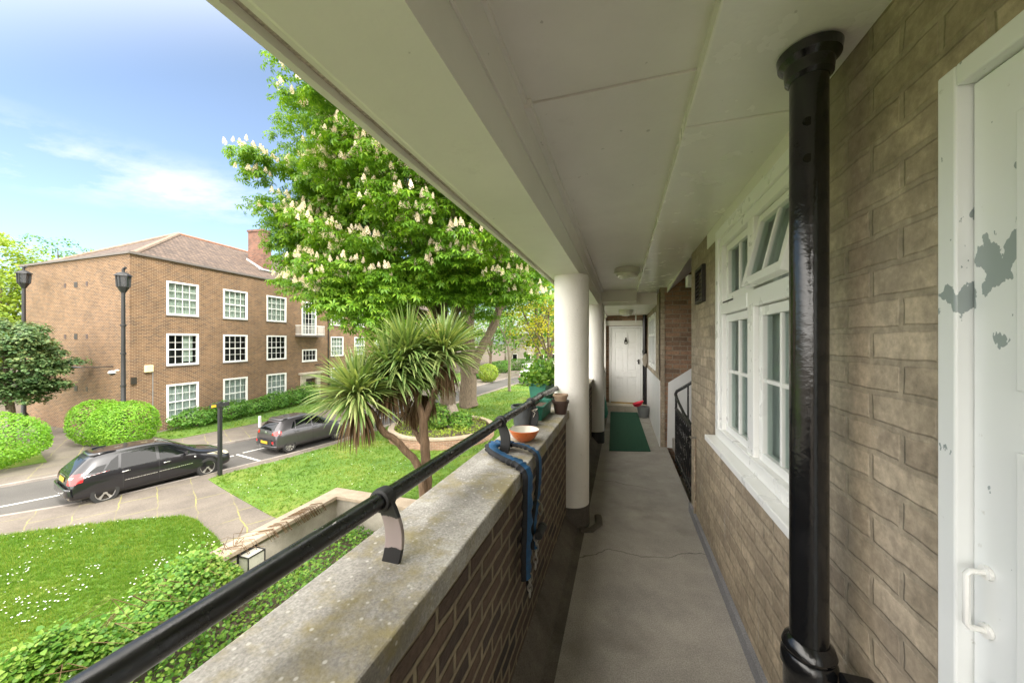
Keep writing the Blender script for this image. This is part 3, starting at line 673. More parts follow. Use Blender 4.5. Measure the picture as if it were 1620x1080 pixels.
# things fixed to the block
ab = MB().box((.60,-.14,3.42),(.98,-.002,3.80)); o = ab.build('alarm_box', M['alarm'], blk, local=True, bevel=.03)
def onblk(x, y, z): return WM[blk.name] @ Vector((x, y, z))
wl = thing('wall_light', 'flat grey street-light head on a thin arm fixed to the brick end wall', 'light', onblk(.4,1.6,3.8))
dE = (WM[blk.name].to_3x3() @ Vector((DE.x, DE.y, 0))).normalized(); nE = Vector((dE.y, -dE.x, 0)); nE = nE if nE.y < 0 else -nE
p = onblk(DE.x*1.4, DE.y*1.4, 3.75)
MB().tube([p+nE*.01, p+nE*.5+dE*.2, p+nE*.9+dE*.9], .025, 6).build('arm', M['darkmetal'], wl)
MB().tube([p+nE*.85+dE*.8, p+nE*.95+dE*1.1, p+nE*1.0+dE*1.8, p+nE*1.0+dE*2.0], [.05,.13,.13,.04], 8, flat=.4, up=(0,0,1)).build('lamp_head', M['zinc'], wl, smooth=True)
wl2 = thing('wall_light', 'small dark light on the brick wall above the entrance hood', 'light', onblk(13.0,-.01,3.05))
p = onblk(12.9,-.0,3.05); nf = (WM[blk.name].to_3x3() @ Vector((0,-1,0)))
MB().tube([p+nf*.01, p+nf*.25], .03, 6).build('arm', M['darkmetal'], wl2); MB().tube([p+nf*.22+Vector((0,.0,0)), p+nf*.3+Vector((0,.7,0))], [.07,.07], 8, flat=.5, up=(0,0,1)).build('lamp_head', M['darkmetal'], wl2)
MB().box((.04,-.12,2.85),(.24,-.002,3.2)).build('junction_box', M['darkmetal'], blk, local=True)

# ================================================================ LAMP POSTS
def lamp_post(x, y, h, label):
    t = thing('lamp_post', label, 'lamp post', (x, y, 0), 0, 'black lantern posts beside the block')
    m = MB().lathe([(.17,0),(.17,.9),(.10,1.0),(.085,h*.5),(.075,h-1.0)], (0,0,0), 14)
    for z in (2.9, 4.5, 5.9): m.lathe([(.075,z-.06),(.115,z-.04),(.115,z+.04),(.075,z+.06)], (0,0,0), 14)
    m.build('pole', M['black'], t, local=True, smooth=True)
    m = MB().lathe([(.075,h-1.05),(.10,h-1.0),(.22,h-.76),(.24,h-.74)], (0,0,0), 6)
    for k in range(6):
        a = R(60*k); m.tube([(.225*math.cos(a),.225*math.sin(a),h-.74),(.25*math.cos(a),.25*math.sin(a),h-.18)], .035, 5)
    lt = m.build('lantern', M['black'], t, local=True)
    MB().lathe([(.215,h-.73),(.238,h-.19)], (0,0,0), 6, cap=False).build('lantern_glass', M['lampglass'], lt, local=True)
    MB().lathe([(.34,h-.20),(.32,h-.15),(.14,h-.02),(.08,h)], (0,0,0), 6).tube([(0,0,h-.05),(0,0,h+.12),(.05,.02,h+.20),(.13,.03,h+.22)], .06, 7).build('lantern_roof', M['black'], lt, local=True)
    return t
lamp_post(-23.75, 11.06, 8.55, 'black lantern post at the corner of the brick block with a camera on it')
lamp_post(-33.0, 11.1, 9.2, 'black lantern post at the far left, half hidden behind the dark tree')
cc = thing('security_camera', 'white dome security camera clamped on the lantern post', 'camera', (-23.95,10.95,3.55))
MB().tube([(0,.05,.12),(-.05,-.02,.12),(-.22,-.06,.05)], .03, 6).build('bracket', M['farjoinery'], cc, local=True)
MB().lathe([(.05,.1),(.13,.06),(.15,-.02)], (-.28,-.08,0), 12).build('housing', M['farjoinery'], cc, local=True, smooth=True); MB().lathe([(.13,-.02),(.10,-.1),(.03,-.14)], (-.28,-.08,0), 12).build('dome', M['carglass'], cc, local=True, smooth=True)

# black sign post by the car
sp = thing('sign_post', 'square black post with a short crossbar and yellow sticker at the lawn corner', 'post', (-14.36,9.37,.1))
MB().box((-.055,-.055,0),(.055,.055,2.75)).build('post', M['black'], sp, local=True, bevel=.006)
cb_ = MB().box((-.02,-.34,2.56),(.06,.30,2.70)).build('crossbar', M['darkplastic'], sp, local=True, bevel=.01)
MB().box((.061,-.33,2.585),(.067,-.17,2.675)).build('sticker', M['yplate'], cb_, local=True)
wp = MB().box((-20.31,15.30,.08),(-20.19,15.42,.75)).build('bollard', M['farjoinery'], bevel=.02); tag(wp, 'short white wooden marker post on the grass verge behind the grey car', 'bollard')
# ================================================================ VEHICLES
def car(name, label, cat, loc, rz, paint, st, wid, wb, wr, feats, hub='star', group='parked cars', van=False):
    t = thing(name, label, cat, loc, rz, group)
    # stations: x, zbottom, zmid, zbelt, ztop, half width scale belt, roof half width
    secs = []
    for (x, zb, zbelt, zt, wl, wb_, wr_) in st:
        W = wid/2
        secs.append([(x,0,zb),(x,W*wl*.93,zb),(x,W*wl,zb+.12),(x,W*wl*1.0,zb+(zbelt-zb)*.55),(x,W*wb_,zbelt),(x,W*wr_,zt-.055),(x,W*wr_*.82,zt-.008),(x,0,zt)])
    bm = bmesh.new(); n = len(secs[0]); rows = []
    for s_ in secs:
        right = [bm.verts.new((x, -y, z)) for x, y, z in s_]; left = [right[0]] + [bm.verts.new(p) for p in s_[1:-1]] + [right[-1]]
        rows.append((right, left))
    for i in range(len(rows)-1):
        for j in range(n-1):
            a, b = rows[i][0], rows[i+1][0]; bm.faces.new((a[j], a[j+1], b[j+1], b[j]))
            a, b = rows[i][1], rows[i+1][1]; bm.faces.new((a[j], b[j], b[j+1], a[j+1]))
    for r_, fl in ((rows[0], 1), (rows[-1], 0)):
        lo = r_[0] + r_[1][1:-1][::-1]; f = bm.faces.new(lo[::-1] if fl else lo)
    bmesh.ops.recalc_face_normals(bm, faces=bm.faces)
    me = bpy.data.meshes.new('body'); bm.to_mesh(me); bm.free()
    o = bpy.data.objects.new('body', me); COL.objects.link(o)
    sb = o.modifiers.new('s', 'SUBSURF'); sb.levels = 3; sb.render_levels = 3
    cut = MB()
    for x in (0, wb):
        for s_ in (-1, 1): cut.lathe([(wr+.055, s_*(wid/2-.24)), (wr+.055, s_*(wid/2+.2))][::s_], (x, 0, wr), 32, axis='y')
    co = cut.build('cutter'); bo = o.modifiers.new('b', 'BOOLEAN'); bo.object = co; bo.operation = 'DIFFERENCE'; bo.solver = 'EXACT'
    bpy.context.view_layer.update(); dg = bpy.context.evaluated_depsgraph_get()
    me2 = bpy.data.meshes.new_from_object(o.evaluated_get(dg)); bpy.data.objects.remove(o); bpy.data.objects.remove(co)
    me2.materials.clear(); me2.materials.append(paint); boxuv(me2)
    for p in me2.polygons: p.use_smooth = True
    body = bpy.data.objects.new('body', me2); COL.objects.link(body); body.parent = t; WM[body.name] = WM[t.name]
    md = body.modifiers.new('e', 'EDGE_SPLIT'); md.split_angle = R(35)
    bvh = BVHTree.FromPolygons([v.co for v in me2.vertices], [p.vertices[:] for p in me2.polygons])
    def patch(nm_, mt, mode, q, nx=8, ny=4, off=.006, par=None, both=False, thick=.0):
        # q: four corners (bilinear), in (x,z) for side, (y,z) for rear/front, (x,y) for top
        res = None
        for sd in ((-1, 1) if both else (-1,)):
            m = MB(); vs = []
            for j in range(ny+1):
                for i in range(nx+1):
                    a, b = i/nx, j/ny; p = [(1-a)*(1-b)*q[0][k]+a*(1-b)*q[1][k]+a*b*q[2][k]+(1-a)*b*q[3][k] for k in (0, 1)]
                    if mode == 'side': og, dr = Vector((p[0], sd*3, p[1])), Vector((0, -sd, 0))
                    elif mode == 'rear': og, dr = Vector((-3, p[0], p[1])), Vector((1, 0, 0))
                    elif mode == 'front': og, dr = Vector((9, p[0], p[1])), Vector((-1, 0, 0))
                    else: og, dr = Vector((p[0], p[1], 4)), Vector((0, 0, -1))
                    h = bvh.ray_cast(og, dr)
                    if h[0] is None: vs.append(None); continue
                    nn = h[1] if h[1].dot(dr) < 0 else -h[1]; vs.append(h[0] + nn*off)
            fs = []
            for j in range(ny):
                for i in range(nx):
                    ids = [j*(nx+1)+i, j*(nx+1)+i+1, (j+1)*(nx+1)+i+1, (j+1)*(nx+1)+i]
                    if all(vs[k] is not None for k in ids): fs.append(tuple(ids))
            vs = [v if v is not None else Vector((0,0,.5)) for v in vs]
            m.add(vs, fs); r_ = m.build(nm_, mt, par or t, local=True, smooth=True)
            if thick: sm = r_.modifiers.new('t', 'SOLIDIFY'); sm.thickness = thick; sm.offset = 0
            res = res or r_
        return res
    feats(t, patch)
    for x in (0, wb):
        for s_ in (-1, 1):
            y0 = s_*(wid/2-.20); y1 = s_*(wid/2-.005)
            prof = [(wr-.12, y0),(wr-.02, y0),(wr, y0+s_*.03),(wr, y1-s_*.03),(wr-.02, y1),(wr-.10, y1+s_*.002),(wr-.115, y1-s_*.03)]
            wm = MB().lathe(prof if s_ > 0 else prof[::-1], (x, 0, wr), 36, axis='y', cap=False)
            wh = wm.build('wheel', M['rubber'], t, local=True, smooth=True)
            rr = wr-.105
            rm = MB().lathe([(rr+.01, y1-s_*.012), (rr-.012, y1-s_*.006), (rr-.02, y1-s_*.03)], (x, 0, wr), 36, axis='y', cap=False)
            ns = 5 if hub == 'star' else 9
            for k in range(ns):
                a = 2*math.pi*k/ns+.3; da = .17 if hub == 'star' else .13
                pts = []
                for (ra, aa) in ((.035, -da*1.9), (rr-.008, -da), (rr-.008, da), (.035, da*1.9)):
                    pts.append((x+ra*math.cos(a+aa), wr+ra*math.sin(a+aa)))
                vs = [(px_, y1-s_*.018, pz_) for px_, pz_ in pts] + [(px_, y1-s_*.05, pz_) for px_, pz_ in pts]
                rm.add(vs, [(0,1,2,3),(7,6,5,4),(0,4,5,1),(1,5,6,2),(2,6,7,3),(3,7,4,0)])
            rm.lathe([(.001, y1-s_*.008), (.05, y1-s_*.012), (.055, y1-s_*.05)], (x, 0, wr), 16, axis='y', cap=False)
            rm.build('rim', M['alloy'], wh, local=True)
            MB().lathe([(.001, y1-s_*.075), (rr, y1-s_*.075)], (x, 0, wr), 24, axis='y', cap=False).build('brake_disc', M['darkmetal'], wh, local=True)
    MB().box((-.45,-wid/2+.2,.17),(wb+.45,wid/2-.2,.35)).build('underbody', M['darkplastic'], t, local=True)
    return t
def blackfeats(t, P):
    P('side_window', M['carglass'], 'side', [(1.28,.93),(2.02,.99),(1.62,1.30),(1.28,1.35)], both=True)
    P('side_window', M['carglass'], 'side', [(.34,.92),(1.20,.93),(1.20,1.355),(.40,1.33)], both=True)
    P('quarter_window', M['carglass'], 'side', [(-.02,.94),(.28,.92),(.33,1.31),(.15,1.19)], 5, 4, both=True)
    P('quarter_window', M['carglass'], 'side', [(-.36,.97),(-.05,.945),(.05,1.12),(-.15,1.10)], 5, 3, both=True)
    P('rear_window', M['carglass'], 'rear', [(-.56,.95),(.56,.95),(.46,1.30),(-.46,1.30)], 10, 6)
    P('windscreen', M['carglass'], 'top', [(1.70,-.52),(2.30,-.60),(2.30,.60),(1.70,.52)], 8, 8)
    P('spoiler', M['blackcar'], 'rear', [(-.50,1.36),(.50,1.36),(.52,1.415),(-.52,1.415)], 10, 2, .03, thick=.04)
    for s_ in (-1, 1):
        l = P('tail_light', M['redlamp'], 'rear', [(s_*.58,.72),(s_*.82,.72),(s_*.80,.99),(s_*.60,.97)], 5, 5, .008)
        P('reversing_light', M['clearlamp'], 'rear', [(s_*.60,.86),(s_*.72,.86),(s_*.72,.91),(s_*.60,.91)], 3, 2, .012, par=l)
        P('headlight', M['clearlamp'], 'front', [(s_*.50,.62),(s_*.80,.64),(s_*.80,.80),(s_*.52,.74)], 5, 4, .008)
    for s_ in (-1, 1):
        m = [(-.50,.80),(-.58,.80),(-.52,.98),(-.40,.96)]
    P('tail_light', M['redlamp'], 'side', [(-.66,.74),(-.46,.76),(-.42,.98),(-.58,.96)], 4, 4, .007, both=True)
    P('number_plate', M['yplate'], 'rear', [(-.26,.74),(.26,.74),(.26,.86),(-.26,.86)], 4, 2, .02)
    P('grab_bar', M['chrome'], 'rear', [(-.30,.885),(.30,.885),(.30,.91),(-.30,.91)], 6, 1, .02)
    P('rear_bumper', M['blackcar'], 'rear', [(-.82,.40),(.82,.40),(.80,.62),(-.80,.62)], 12, 5, .05, thick=.03)
    P('rubbing_strip', M['chrome'], 'side', [(.42,.55),(1.20,.56),(1.20,.585),(.42,.575)], 8, 1, .014, both=True)
    P('rubbing_strip', M['chrome'], 'side', [(1.24,.565),(2.15,.585),(2.15,.61),(1.24,.59)], 8, 1, .014, both=True)
    for x in (1.25, .38): P('door_seam', M['darkplastic'], 'side', [(x,.28),(x+.012,.28),(x+.012,.92),(x,.92)], 1, 8, .003, both=True)
    for x in (.36, 1.36):
        P('door_handle', M['chrome'], 'side', [(x,.80),(x+.19,.81),(x+.19,.84),(x,.83)], 4, 2, .025, both=True, thick=.015)
    P('side_indicator', M['farjoinery'], 'side', [(2.2,.78),(2.25,.78),(2.25,.81),(2.2,.81)], 1, 1, .008, both=True)
    for s_ in (-1, 1): MB().tube([(1.95,s_*.80,.98),(1.97,s_*.90,1.0),(1.93,s_*.98,1.02)], [.03,.07,.05], 8).build('wing_mirror', M['blackcar'], t, local=True, smooth=True)
    MB().tube([(.15,0,1.44),(-.05,0,1.62)], .006, 5).build('aerial', M['darkplastic'], t, local=True)
BST = [(-.74,.30,.58,.72,.86,.84,.80),(-.70,.24,.66,.93,.95,.92,.82),(-.60,.22,.86,1.06,.98,.97,.76),(-.40,.22,.90,1.26,1.0,.985,.68),(-.22,.22,.92,1.41,1.0,.99,.66),(.2,.20,.92,1.465,1.0,.99,.66),
       (.9,.20,.92,1.485,1.0,.99,.67),(1.5,.20,.93,1.455,1.0,.985,.66),(1.95,.20,.94,1.24,1.0,.98,.69),(2.35,.20,.93,1.02,1.0,.96,.76),(2.55,.20,.86,.955,1.0,.94,.80),(3.0,.21,.78,.87,.98,.92,.78),(3.30,.23,.66,.76,.92,.87,.74),(3.42,.30,.52,.62,.82,.78,.68)]
car('parked_car', 'black hatchback estate with silver five-spoke wheels parked at the near kerb', 'car', (-16.42,7.02,0), R(77.6), M['blackcar'], BST, 1.71, 2.6, .325, blackfeats).scale = (1, 1.03, 1.07)
def greyfeats(t, P):
    P('side_window', M['carglass'], 'side', [(1.12,.97),(1.80,1.0),(1.42,1.33),(1.12,1.37)], both=True)
    P('side_window', M['carglass'], 'side', [(.30,.99),(1.04,.97),(1.04,1.375),(.36,1.34)], both=True)
    P('quarter_window', M['carglass'], 'side', [(.08,1.03),(.24,1.0),(.30,1.30),(.24,1.27)], 3, 3, both=True)
    P('rear_window', M['carglass'], 'rear', [(-.54,1.02),(.54,1.02),(.46,1.32),(-.46,1.32)], 10, 6)
    P('windscreen', M['carglass'], 'top', [(1.55,-.50),(2.05,-.58),(2.05,.58),(1.55,.50)], 8, 8)
    P('spoiler', M['greycar'], 'rear', [(-.48,1.37),(.48,1.37),(.50,1.42),(-.50,1.42)], 10, 2, .03, thick=.04)
    for s_ in (-1, 1):
        P('tail_light', M['redlamp'], 'rear', [(s_*.48,.86),(s_*.80,.84),(s_*.80,1.0),(s_*.52,.96)], 6, 4, .008)
        P('fog_light', M['redlamp'], 'rear', [(s_*.56,.50),(s_*.68,.50),(s_*.68,.60),(s_*.56,.60)], 3, 3, .045)
        P('headlight', M['clearlamp'], 'front', [(s_*.46,.66),(s_*.76,.68),(s_*.76,.84),(s_*.50,.78)], 5, 4, .008)
    P('tail_light', M['redlamp'], 'side', [(-.56,.88),(-.36,.92),(-.34,1.0),(-.52,1.0)], 4, 3, .007, both=True)
    P('badge', M['chrome'], 'rear', [(-.07,.90),(.07,.90),(.06,.96),(-.06,.96)], 3, 2, .012)
    P('number_plate', M['yplate'], 'rear', [(-.26,.47),(.26,.47),(.26,.58),(-.26,.58)], 4, 2, .06)
    P('bumper_insert', M['darkplastic'], 'rear', [(-.50,.40),(.50,.40),(.52,.64),(-.52,.64)], 10, 4, .03)
    P('rear_bumper', M['greycar'], 'rear', [(-.78,.34),(.78,.34),(.78,.40),(-.78,.40)], 12, 2, .03, thick=.03)
    for x in (1.08,): P('door_seam', M['darkplastic'], 'side', [(x,.28),(x+.012,.28),(x+.012,.95),(x,.95)], 1, 8, .003, both=True)
    P('door_seam', M['darkplastic'], 'side', [(.40,.50),(.412,.50),(.19,.95),(.18,.95)], 1, 8, .003, both=True)
    for x in (.24, 1.12): P('door_handle', M['greycar'], 'side', [(x,.86),(x+.17,.87),(x+.17,.90),(x,.89)], 4, 2, .025, both=True, thick=.015)
    for s_ in (-1, 1): MB().tube([(1.75,s_*.78,1.0),(1.76,s_*.88,1.02),(1.72,s_*.95,1.04)], [.03,.07,.05], 8).build('wing_mirror', M['greycar'], t, local=True, smooth=True)
    MB().tube([(.25,0,1.47),(.0,0,1.62)], .006, 5).build('aerial', M['darkplastic'], t, local=True)
GST = [(-.62,.30,.62,.80,.86,.86,.82),(-.58,.25,.72,.98,.95,.94,.82),(-.48,.22,.92,1.14,.98,.98,.74),(-.32,.22,.96,1.32,1.0,.985,.67),(-.15,.22,.97,1.44,1.0,.99,.66),(.25,.20,.97,1.49,1.0,.99,.66),
       (.8,.20,.97,1.50,1.0,.99,.67),(1.3,.20,.98,1.47,1.0,.985,.66),(1.7,.20,.99,1.27,1.0,.98,.69),(2.1,.20,.97,1.06,1.0,.96,.76),(2.3,.20,.90,.99,1.0,.94,.80),(2.62,.21,.80,.90,.98,.92,.78),(2.86,.23,.70,.80,.92,.87,.74),(2.98,.30,.56,.66,.82,.78,.68)]
car('parked_car', 'small graphite grey hatchback parked beyond the white bay line, partly behind the palm', 'car', (-15.36,12.60,0), R(79.5), M['greycar'], GST, 1.66, 2.385, .295, greyfeats, hub='multi').scale = (1, 1.02, 1.06)
def vanfeats(t, P):
    for s_ in (-1, 1):
        P('rear_window', M['carglass'], 'rear', [(s_*.06,1.15),(s_*.62,1.15),(s_*.58,1.55),(s_*.06,1.55)], 4, 4)
        P('tail_light', M['redlamp'], 'rear', [(s_*.70,.75),(s_*.84,.75),(s_*.82,1.15),(s_*.70,1.15)], 3, 4)
    P('side_window', M['carglass'], 'side', [(2.0,1.12),(2.75,1.12),(2.45,1.55),(2.0,1.58)], both=True)
    P('side_trim', M['carglass'], 'side', [(.3,1.12),(1.9,1.12),(1.9,1.2),(.3,1.2)], both=True)
    P('windscreen', M['carglass'], 'top', [(2.62,-.55),(3.0,-.62),(3.0,.62),(2.62,.55)], 6, 6)
    P('rear_bumper', M['darkplastic'], 'rear', [(-.86,.38),(.86,.38),(.84,.58),(-.84,.58)], 10, 3, .04, thick=.04)
    P('number_plate', M['yplate'], 'rear', [(-.26,.62),(.26,.62),(.26,.74),(-.26,.74)], 3, 2, .02)
VST = [(-.80,.34,.9,1.60,.92,.93,.80),(-.76,.26,1.0,1.76,.98,.98,.80),(-.4,.24,1.08,1.84,1.0,1.0,.82),(.6,.22,1.1,1.86,1.0,1.0,.84),(1.8,.22,1.1,1.86,1.0,1.0,.82),(2.4,.22,1.1,1.70,1.0,.99,.76),(2.85,.22,1.08,1.32,1.0,.97,.76),(3.1,.22,1.0,1.12,1.0,.95,.80),(3.5,.24,.85,.94,.95,.9,.76),(3.66,.34,.6,.7,.84,.8,.7)]
car('parked_van', 'white panel van with dark rear bumper parked on the drive beyond the lawn', 'van', (-10.2,39.2,0.0), R(62), M['whitecar'], VST, 1.80, 2.9, .33, vanfeats, hub='multi', group=None)
car('parked_van', 'second white van farther off, only its roof showing over the first', 'van', (-13.5,51.5,0.0), R(40), M['whitecar'], VST, 1.80, 2.9, .33, vanfeats, hub='multi', group=None)
# ================================================================ TREES AND SHRUBS
def limb(m, pts, r0, r1, n=9):
    # smooth a coarse polyline, taper it
    P = [Vector(p) for p in pts]; out = []
    for i in range(len(P)-1):
        a, b, c, d = P[max(0,i-1)], P[i], P[i+1], P[min(len(P)-1,i+2)]
        for k in range(4):
            t = k/4; out.append(.5*((2*b)+(c-a)*t+(2*a-5*b+4*c-d)*t*t+(3*b-3*c+d-a)*t**3))
    out.append(P[-1]); L = len(out)-1
    out = [p+Vector(RNG.normal(size=3))*r0*.06 for p in out]
    m.tube(out, [r0+(r1-r0)*(i/L)**.8 for i in range(L+1)], n); return m
def crown_clumps(c, rad, n, zmin=-.75, shell=.45, bites=()):
    d = dirs(n*2, zmin); k = (1-shell*RNG.uniform(size=len(d))**1.6)
    lump = 1+.10*np.sin(d[:, 0]*5+d[:, 2]*4)+.08*np.sin(d[:, 1]*7+d[:, 2]*9+1)
    P = np.array(c)+d*np.array(rad)*k[:, None]*lump[:, None]
    for b, r_ in bites: P = P[np.linalg.norm(P-np.array(b), axis=1) > r_]
    return P[:n]
def clump_leaves(cl, per, r, flat=.55, droop=.35, rs=None):
    pos = []; nrm = []
    for c in cl:
        rr = r*random.uniform(.7, 1.3); d = dirs(per, -.25); d = d[:per]
        k = RNG.uniform(.55, 1.05, (len(d), 1)); p = c+d*np.array([rr, rr, rr*flat])*k
        pos.append(p); nrm.append(d*np.array([1, 1, .6])*droop*1.6+[0, 0, .75]+RNG.normal(size=d.shape)*.28)
    return np.concatenate(pos), np.concatenate(nrm)
def tree(name, label, base, c, rad, mat, nclump, per, cr, ls, tmpl=LEAF, trunk=None, barkm='bark', group=None, zmin=-.75, shell=.45, bites=(), cat='tree', r0=.3, flat=.55, limbs=7, extra=()):
    t = thing(name, label, cat, base, 0, group)
    m = MB(); b = Vector(base); cc = Vector(c)
    if trunk: 
        for pts, ra, rb in trunk: limb(m, pts, ra, rb)
    else:
        top = cc+Vector((0,0,rad[2]*.4)); limb(m, [b-Vector((0,0,.1)), b.lerp(top, .35)+Vector((.1,.1,0)), b.lerp(top, .7), top], r0, r0*.25)
        for k in range(limbs):
            d = Vector(dirs(1, -.1)[0]) if k else Vector((.5,.2,.4)); s0 = b.lerp(top, random.uniform(.3, .6))
            e_ = cc+Vector((d.x*rad[0]*.75, d.y*rad[1]*.75, d.z*rad[2]*.6+.1*rad[2])); limb(m, [s0, s0.lerp(e_, .5)+Vector((0,0,.2*rad[2]*random.random())), e_], r0*.4, r0*.08, 6)
    m.build('trunk', M[barkm], t, smooth=True)
    cl = crown_clumps(c, rad, nclump, zmin, shell, bites)
    for (c_, r_, n_) in extra: cl = np.concatenate([cl, crown_clumps(c_, r_, n_, -.95, .5)])
    P, N = clump_leaves(cl, per, cr, flat)
    tang = None
    scatter('crown', tmpl[0], tmpl[1], P, frames(N), RNG.uniform(.75, 1.25, len(P))*ls, mat, t)
    return t, cl
# --- the flowering horse chestnut in the round planter
chb = (-9.15, 17.6, .5)
tr = [([(-9.15,17.6,.2),(-9.2,17.6,2.2),(-9.3,17.5,4.5),(-9.6,17.2,8),(-10.3,16.8,12),(-10.6,16.6,16)], .52, .14)]
for e_ in ((-15,14.5,10.5),(-5.5,15,11),(-13.5,19.5,12),(-8,21.5,12),(-14.5,13,14),(-6.5,14,15.5),(-11,13,9),(-4,17.5,9.5),(-16,17.5,9),(-12,12,17)):
    s0 = Vector((-9.4,17.4,random.uniform(4.0,7.5))); e_ = Vector(e_); tr.append(([s0, s0.lerp(e_, .45)+Vector((0,0,.8)), e_], .19, .05))
c1 = (-9.4, 15.7, 13.8)
ch, cl = tree('horse_chestnut_tree', 'huge horse chestnut covered in pinkish white flower candles, rising from the round brick planter', chb, c1, (6.3, 6.6, 9.3), M['chestnut'], 1250, 56, .92, .235, PALM, tr, zmin=-.93, shell=.42, flat=.5, extra=(((-13.1,14.1,12.2),(2.0,2.0,1.8),60), ((-11.5,13.2,7.6),(2.6,2.4,1.5),60), ((-7.5,15.5,8.0),(3.0,2.6,1.4),60), ((-14.1,13.3,9.3),(1.5,1.5,1.3),40), ((-12.9,13.6,8.6),(1.8,1.8,1.3),40), ((-14.5,13.4,11.0),(.9,.9,.9),16)))
# flower candles stand on the outer, upper side of the clumps
cen = np.array(c1); vcam = nm(np.array([[0,0,G]])-cl)
out = nm((cl-cen)/np.array([6.3,6.6,9.3])); ok = ((out*vcam).sum(1) > -.15) & ((out[:, 2] > -.72))
pos = []
for c, o_ in zip(cl[ok], out[ok]):
    for k in range(random.choice((5, 6, 8, 9, 11))):
        d = Vector((random.uniform(-1,1), random.uniform(-1,1), 0))*.62; pos.append([c[0]+d.x, c[1]+d.y, c[2]+.44+random.uniform(-.08,.12)-.30*d.length])
pos = np.array(pos); dist = np.linalg.norm(pos-np.array([0,0,G]), axis=1); order = np.argsort(dist); pos = pos[order]
vis = [i for i, p in enumerate(pos) if (lambda F, r, u: F > 0 and -.78 < r/F < .1 and u/F < .8)(-p[0]*SY+p[1]*CY, p[0]*CY+p[1]*SY, p[2]-G)]
sel = vis[:99]; first = None
for i in sel:
    p = pos[i]
    if first is None:
        first = scatter('flower_candle', CANDLE[0], CANDLE[1], np.zeros((1, 3)), frames(np.array([[0,0,1.]])), [1], M['blossom'], ch, world=False); o = first
    else: o = first.copy(); COL.objects.link(o); o.parent = ch
    o.location = Vector(p)-Vector(chb); s_ = random.uniform(.19, .28); o.scale = (s_, s_, s_*1.05); o.rotation_euler = (random.uniform(-.15,.15), random.uniform(-.15,.15), random.uniform(0,6))
rest = np.array([p for i, p in enumerate(pos) if i not in set(sel)])
fo = scatter('flower_candles', CANDLE[0], CANDLE[1], rest, frames(RNG.normal(size=(len(rest), 3))*.14+[0,0,1]), RNG.uniform(.18, .28, len(rest)), M['blossom'], ch); fo['kind'] = 'stuff'
# --- second big tree behind, forked trunk
F2 = 27.0
def A(px, py, F=F2): return at(px, py, F)
b2 = A(741, 642, 27); b2.z = 0.05
tr = [([b2, A(741,600), A(742,560), A(737,500), A(733,450), A(738,400)], .75, .28), ([A(748,590), A(757,560), A(774,530), A(788,495), A(795,455), A(800,400)], .42, .2), ([A(737,560), A(722,500), A(712,450), A(700,410)], .32, .14), ([A(790,490), A(812,470), A(835,440)], .22, .08), ([A(744,520), A(748,470), A(752,430)], .3, .14)]
tree('horse_chestnut_tree', 'large forked tree with furrowed trunk standing on the lawn behind the round planter', tuple(b2), tuple(A(745,395,27.5)), (6.8,6.5,5.0), M['chestnut'], 300, 48, 1.1, .25, PALM, tr, zmin=-.8, shell=.5)
# --- trees and shrubs farther down the street
def bt(label, px, pyb, F, pytop, wpx, mat, n=90, per=26, cr=1.1, ls=.34, name='tree', barkm='bark', group='trees down the street', low=.15, **k):
    top = at(px, pytop, F).z; b = at(px, 540, F); h = top; zc = h*(low+(1-low)/2); rz_ = h*(1-low)/2; rr = wpx/2/FPX*F
    return tree(name, label, (b.x, b.y, .05), (b.x, b.y, zc), (rr, rr*.8, rz_), mat, n, per, cr, ls, barkm=barkm, group=group, r0=h*.022, **k)
yt = thing('young_tree', 'slim young tree with a thin bare forked trunk beside the drive', 'tree', (-10.9,34.0,.1))
m = MB(); limb(m, [(-10.9,34,0), A(806,570,34), A(803,545,34), A(797,530,34), A(790,515,34)], .17, .05, 7)
for q in (((806,572),(812,555),(815,535),(820,510)), ((803,548),(807,530),(806,505)), ((797,532),(800,515),(803,495)), ((812,556),(822,545),(832,528)), ((790,516),(786,500),(789,485))):
    limb(m, [A(*p, 34) for p in q], .07, .02, 5)
m.build('trunk', M['palebark'], yt, smooth=True)
cl = np.array([list(A(random.uniform(780,840), random.uniform(440,535), random.uniform(32.5,35.5))) for _ in range(40)]); P, N = clump_leaves(cl, 14, .7)
scatter('crown', LEAF[0], LEAF[1], P, frames(N), RNG.uniform(.7,1.2,len(P))*.16, M['paleleaf'], yt)
bt('tree with bright yellow spring foliage overhanging the drive, just left of the first column', 868, 0, 22, 455, 110, M['yellowleaf'], 90, 30, .75, .14, low=.42, flat=.4)
bt('dark green tree behind the yellow one', 848, 0, 30, 420, 150, M['farleaf'], 120, 28, 1.0, .22, low=.3)
bt('rounded green tree behind the forked trunk', 775, 0, 52, 470, 90, M['farleaf'], 80, 26, 1.5, .34, low=.12)
bt('pale green tree at the far bend of the drive', 800, 0, 75, 455, 130, M['paleleaf'], 80, 24, 2.4, .6, low=.1)
bt('tall pale tree beyond the van', 850, 0, 66, 440, 120, M['paleleaf'], 80, 24, 2.2, .5, low=.1)
bt('broad mid-green tree beyond the far end of the brick block', 720, 0, 68, 440, 190, M['farleaf'], 110, 24, 2.6, .6, low=.08)
bt('mid-green tree behind the second column', 930, 0, 45, 440, 110, M['farleaf'], 80, 24, 1.6, .4, low=.08)
bt('small green tree closing the view beside the far door', 900, 0, 60, 420, 120, M['farleaf'], 80, 24, 2.2, .5, low=.05)
bt('tree rising over the roof behind the flowering chestnut', 620, 0, 82, 395, 170, M['paleleaf'], 80, 24, 3.0, .8, low=.1)
